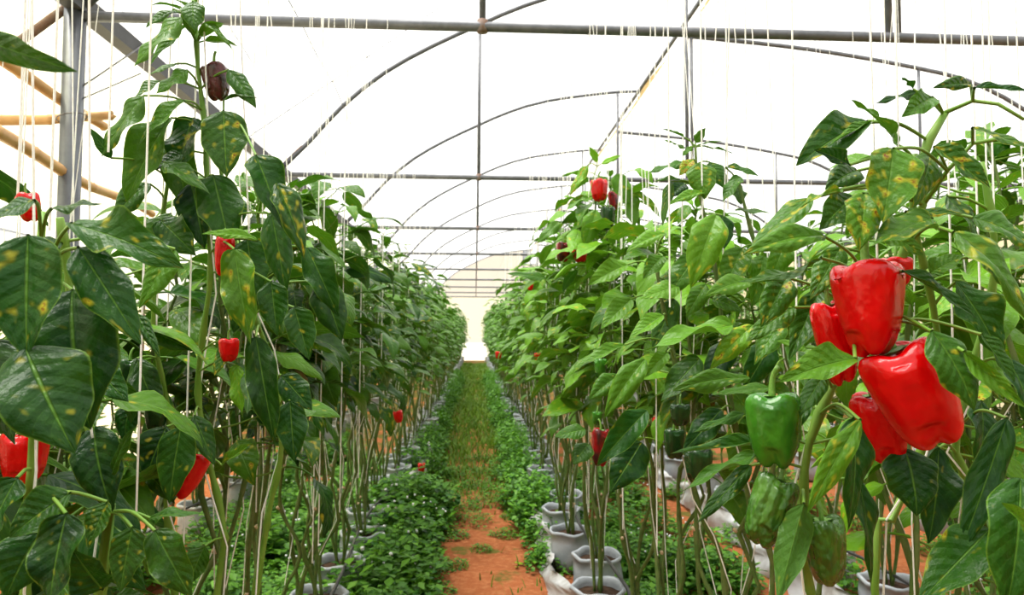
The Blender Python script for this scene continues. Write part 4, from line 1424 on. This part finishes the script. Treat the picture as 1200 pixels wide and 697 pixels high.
PATHW = [(-.32, 4.5, 5, .8), (-.42, 4.9, 3, .8), (-.15, 5.2, 4, .8), (-.02, 5.6, 5, .7), (.22, 5.25, 4, .7), (.12, 6.2, 5, .8), (.36, 6.0, 4, .9), (-.3, 5.9, 1, .7), (-.2, 6.7, 5, .9),
         (-.42, 4.15, 3, .9), (-.22, 4.1, 4, .8), (.4, 7.1, 0, 1.0), (.3, 7.6, 1, 1.0), (-.1, 7.4, 5, 1.0), (.1, 8.2, 5, .8), (-.35, 7.4, 1, .8),
         (-.12, 4.55, 4, .6), (-.3, 5.3, 3, .7), (.05, 4.9, 4, .5), (-.05, 6.0, 4, .8), (.25, 6.6, 5, .8), (-.3, 6.3, 5, .8), (.02, 6.9, 4, .9), (.3, 5.75, 4, .6)]
for x, y, v, s in PATHW:
    weed(x, y, v, s, 'low weed clump growing on the red soil of the aisle', 'weeds on the path')

# grass of the aisle
gm = MB()
tint = []
GR = random.Random(4)
def density(x, y):
    n = math.sin(x*5.1+y*1.9)+math.sin(x*2.3-y*2.7+1)+math.sin(y*0.9+x*7+2)
    far = min(1, max(0, (y-5.5)/3.5))
    edge = min(1, abs(x)/0.5)
    return (0.02+0.9*far+0.16*edge)*(0.45+0.55*(n > 0.1))*min(1, max(0.08, (y-4.6)/2))
cnt = 0
for i in range(34000):
    y = 4.0+28*GR.random()**1.7
    x = GR.uniform(-0.75, 0.75)
    if GR.random() > density(x, y):
        continue
    h = GR.uniform(0.03, 0.11)*(0.8 if y < 7 else 1.15)
    a = GR.uniform(0, 6.28)
    w = 0.003+0.0006*y
    l = GR.uniform(0.2, 0.9)*h
    z0 = gz(x, y)-0.005
    b = len(gm.v)
    dx, dy = math.cos(a), math.sin(a)
    gm.v += [Vector((x-dy*w, y+dx*w, z0)), Vector((x+dy*w, y-dx*w, z0)), Vector((x+dx*l*.5+dy*w*.7, y+dy*l*.5-dx*w*.7, z0+h*.7)), Vector((x+dx*l*.5-dy*w*.7, y+dy*l*.5+dx*w*.7, z0+h*.7)), Vector((x+dx*l, y+dy*l, z0+h))]
    gm.uv += [(0.5, 0)]*5
    gm.f += [(b, b+1, b+2, b+3), (b+3, b+2, b+4)]
    tint += [min(1, max(0, GR.gauss(.5, .3)))]*5
go = obj('path_grass', gm.mesh('path_grass', M_GRASS, True, tint))
tag(go, 'short green grass covering the aisle between the two rows', 'grass', kind='stuff')

# plastic sheet edging the right bed, silvery sheet on the left
def edging(x0, ya, yb, hgt, label, seed, side):
    rng = random.Random(seed)
    m = MB()
    rows = []
    n = int((yb-ya)/0.07)
    for i in range(n+1):
        y = ya+(yb-ya)*i/n
        wv = 0.025*math.sin(y*5+seed)+rng.uniform(-.012, .012)
        row = []
        for j in range(6):
            f = j/5
            hz = hgt*(0.85+0.2*math.sin(y*3.3+seed)+rng.uniform(-.06, .06))
            row.append((x0+wv+side*(0.06*f+0.02*math.sin(f*9+y*11)), y, 0.01+hz*math.sin(f*1.5)))
        rows.append(row)
    m.grid(rows)
    o = obj('bed_edging', m.mesh('bed_edging', M_SHEET))
    tag(o, label, 'plastic sheet')
edging(0.44, 3.2, 6.6, 0.16, 'crumpled white plastic sheet edging the bed right of the aisle', 3, 1)
edging(-0.46, 4.9, 8.0, 0.26, 'grey plastic sheet edging the bed left of the aisle', 6, -1)
edging(1.80, 2.0, 9.0, 0.2, 'grey plastic sheet edging the second bed to the right', 8, 1)

# drip hoses
for key, rx, where, yn, sp in ROWS[:4]:
    m = MB()
    m.tube([(0.03+0.03*math.sin(i*1.1), i*0.4, 0.262+0.012*math.sin(i*1.9)) for i in range(0, 38)], 0.009, 6)
    o = obj('drip_hose', m.mesh('drip_hose', M_HOSE), loc=(rx, 0.6, 0))
    tag(o, f'black drip hose lying on the grow bags of the {where}', 'hose')

# fallen leaves on the path
for i, (px, py, dd) in enumerate([(600, 660, 4.55), (604, 667, 4.45), (628, 656, 4.6), (610, 572, 6.6), (592, 576, 6.5)]):
    p = P(px, py, dd)
    o = obj('fallen_leaf', LEAVES[i], loc=(p.x, p.y, gz(p.x, p.y)+0.02))
    o.scale = (.5, .5, .2)
    o.rotation_euler = (0, 0.1, i*1.3)
    o.color = (1.0, 1.6, 0, 1)
    tag(o, ['yellow fallen leaf on the bare soil of the path, left of three', 'yellow green fallen leaf just below the leftmost one on the path', 'pale fallen leaf by the plastic sheet on the path', 'fallen leaf on the soil in mid aisle, right one', 'fallen leaf on the soil in mid aisle, left one'][i], 'leaf')
print('plants', nplants, 'objects', len(bpy.data.objects))
